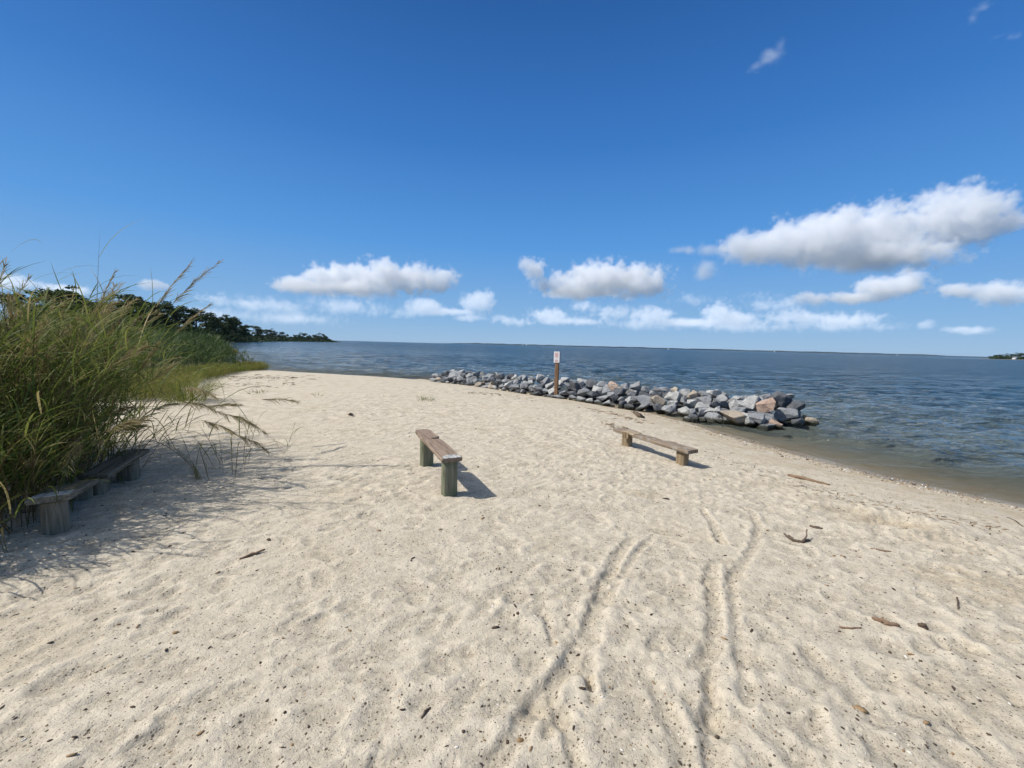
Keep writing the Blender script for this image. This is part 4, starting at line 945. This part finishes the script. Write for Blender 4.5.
# ---------------------------------------------------------------- sails far out on the bay
HULL = simple_mat('white hull', (.8, .8, .8), .4, .03); SAIL = simple_mat('white sail cloth', (.82, .82, .80), .7, .02); MAST = simple_mat('mast metal', (.5, .5, .52), .4, .05)
hm = bmesh.new(); secs = []
for x, wd in ((-3.6, .8), (-2, 1.25), (0, 1.35), (2, .95), (3.9, .05)):
    secs.append([hm.verts.new((x, yy*wd, zz)) for yy, zz in ((-1, .9), (-.8, .2), (0, -.25), (.8, .2), (1, .9))])
for a_, b_ in zip(secs, secs[1:]):
    for k in range(5): hm.faces.new((a_[k], a_[(k+1) % 5], b_[(k+1) % 5], b_[k]))
hm.faces.new(secs[0]); hm.faces.new(secs[-1][::-1])
def sail_bm(P):
    bm = bmesh.new(); n = 6; g_ = []
    for i in range(n+1):
        row = []
        for j in range(n+1-i):
            u, v = i/n, j/n; p_ = Vector(P[0])*(1-u-v)+Vector(P[1])*u+Vector(P[2])*v; p_.y += .9*(u*v*4+u*(1-u)*.5)*(1-u); row.append(bm.verts.new(p_))
        g_.append(row)
    for i in range(n):
        for j in range(n-i):
            bm.faces.new((g_[i][j], g_[i][j+1], g_[i+1][j]))
            if j < n-i-1: bm.faces.new((g_[i][j+1], g_[i+1][j+1], g_[i+1][j]))
    bmesh.ops.solidify(bm, geom=bm.faces[:], thickness=.02); return bm
mb = bmesh.new(); stick_bm(mb, [(.4, 0, .6), (.4, 0, 6), (.4, 0, 11)], [.09, .08, .05])
boat0 = empty('sailboat'); hull = bm_obj('hull', hm, HULL, boat0); mast = bm_obj('mast', mb, MAST, boat0, True)
ms = bm_obj('mainsail', sail_bm([(.3, 0, 1.6), (.3, 0, 10.8), (-3.4, 0, 1.6)]), SAIL, boat0, True); jb = bm_obj('jib', sail_bm([(3.6, 0, 1.1), (.55, 0, 9.6), (.7, 0, 1.4)]), SAIL, boat0, True)
for i, (px, y, lab) in enumerate(((522.5, 1750, 'tiny white sail left of the signpost, left one of the close pair'), (526.5, 1800, 'tiny white sail left of the signpost, right one of the close pair'), (543.5, 2300, 'faint tiny sail between the close pair and the signpost'),
                                  (668.5, 2300, 'tiny white sail on the horizon, first right of the signpost'), (775, 2300, 'tiny white sail on the horizon above the tip of the breakwater'), (898, 1900, 'tiny white sail on the horizon left of the right headland'))):
    q = at_y(px, 346, y)
    if i == 0: o_ = boat0
    else:
        o_ = boat0.copy(); COL.objects.link(o_)
        for ch in (hull, mast, ms, jb):
            c_ = ch.copy(); COL.objects.link(c_); c_.parent = o_
    o_.location = (q.x, y, W_Z+.05); o_.rotation_euler = (0, 0, R(20+37*i)); tag(o_, lab, 'sailboat', 'sails far out on the bay')

# ---------------------------------------------------------------- the litter of the beach: crumbs of bark, seeds, shell
rs = np.random.RandomState(12)
BARKY = simple_mat('bark crumbs', (.075, .055, .04), .9, .5, 60); TANNY = simple_mat('dry reed crumbs', (.26, .17, .09), .9, .4, 60); SHELL = simple_mat('shell crumbs', (.66, .62, .55), .6, .15, 60)
V = []; F_ = []; M_ = []; n0 = 0
ico = bmesh.new(); bmesh.ops.create_icosphere(ico, subdivisions=1, radius=1); iv = np.array([v.co[:] for v in ico.verts]); ifc = np.array([[v.index for v in f_.verts] for f_ in ico.faces]); ico.free()
def crumb(x, y, size, elong, flat, mi):
    global n0
    a = rs.rand()*6.28; v = iv*(1+.3*rs.normal(0, .5, (len(iv), 1)))*[size*elong, size, size*flat]; c, s_ = math.cos(a), math.sin(a)
    v = np.stack([v[:, 0]*c-v[:, 1]*s_+x, v[:, 0]*s_+v[:, 1]*c+y, v[:, 2]+z_at(x, y)+size*flat*.35], 1)
    V.append(v); F_.append(ifc+n0); n0 += len(iv); M_.append(np.full(len(ifc), mi))
for k in range(9000):
    y = .9+11.5*rs.rand()**1.1; x = rs.uniform(-1.3*y-.3, 1.3*y+.3)
    if poly_dist(np.array([x]), np.array([y]), SHORE)[0] < .25: continue
    if perlin(np.array([x/.9]), np.array([y/.9]), 55)[0]+.35*rs.normal() < -.1: continue
    mi = rs.choice(3, p=[.66, .20, .14]); crumb(x, y, rs.lognormal(-5.62, .45)*(1 if mi < 2 else .8), rs.uniform(1, 2.6), rs.uniform(.3, .7), mi)
for k in range(2600):
    t = rs.rand(); i = 2+int(t*7); u = t*7-int(t*7); a_, b_ = SHORE[i], SHORE[i+1]; d_ = rs.uniform(.12, 1.0)
    crumb(a_[0]*(1-u)+b_[0]*u-d_, a_[1]*(1-u)+b_[1]*u-d_*.3, rs.lognormal(-5.1, .4), rs.uniform(1, 1.6), rs.uniform(.5, .8), rs.choice(3, p=[.3, .5, .2]))
o_ = link('debris', np_mesh('debris', np.concatenate(V), np.concatenate(F_), mat_idx=np.concatenate(M_)), [BARKY, TANNY, SHELL]); tag(o_, 'dark crumbs of bark, seeds and shell strewn over the sand', 'debris', None, 'stuff')
# wrack: dry stalks left by the tide
V = []; F_ = []; M_ = []; n0 = 0
def wrack_line(pix, n, sp, size):
    for k in range(n):
        t = rs.rand()*(len(pix)-1); i = int(t); u = t-i; px = pix[i][0]*(1-u)+pix[i+1][0]*u; py = pix[i][1]*(1-u)+pix[i+1][1]*u
        q = at_z(px, py, -.05); x, y = q.x+rs.normal(0, sp*1.6), q.y+rs.normal(0, sp)
        crumb(x, y, size*rs.uniform(.5, 1.3), rs.uniform(3, 14), .6, rs.choice(2, p=[.5, .5]))
wrack_line([(585, 402), (600, 406), (618, 409), (640, 416)], 90, .16, .011)
wrack_line([(606, 418), (616, 424), (622, 428)], 70, .10, .010)
wrack_line([(470, 392), (500, 391), (540, 398)], 60, .2, .011)
wrack_line([(228, 376), (260, 380), (300, 378)], 150, .5, .014)
wrack_line([(225, 384), (250, 388), (280, 384)], 70, .5, .012)
wrack_line([(800, 478), (860, 492), (950, 508), (1020, 521)], 140, .12, .005)
wrack_line([(700, 440), (760, 466), (850, 490)], 120, .16, .005)
o_ = link('wrack', np_mesh('wrack', np.concatenate(V), np.concatenate(F_), mat_idx=np.concatenate(M_)), [BARKY, TANNY]); tag(o_, 'dry brown reed scraps left by the tide along the beach', 'wrack', None, 'stuff')

# ---------------------------------------------------------------- summer air over the water
hz_m = bpy.data.materials.new('summer haze'); hz_m.use_nodes = True
n_ = hz_m.node_tree.nodes; n_.remove(n_['Principled BSDF']); v_ = n_.new('ShaderNodeVolumePrincipled')
v_.inputs['Color'].default_value = (.62, .78, .98, 1); v_.inputs['Density'].default_value = 2.2e-5
hz_m.node_tree.links.new(v_.outputs[0], n_['Material Output'].inputs['Volume'])
o_ = bm_obj('haze', box_bm(-9700, 9700, -9700, 9700, -9, 46, 0), hz_m); tag(o_, 'thin blue summer haze lying over the bay', 'haze', None, 'stuff')
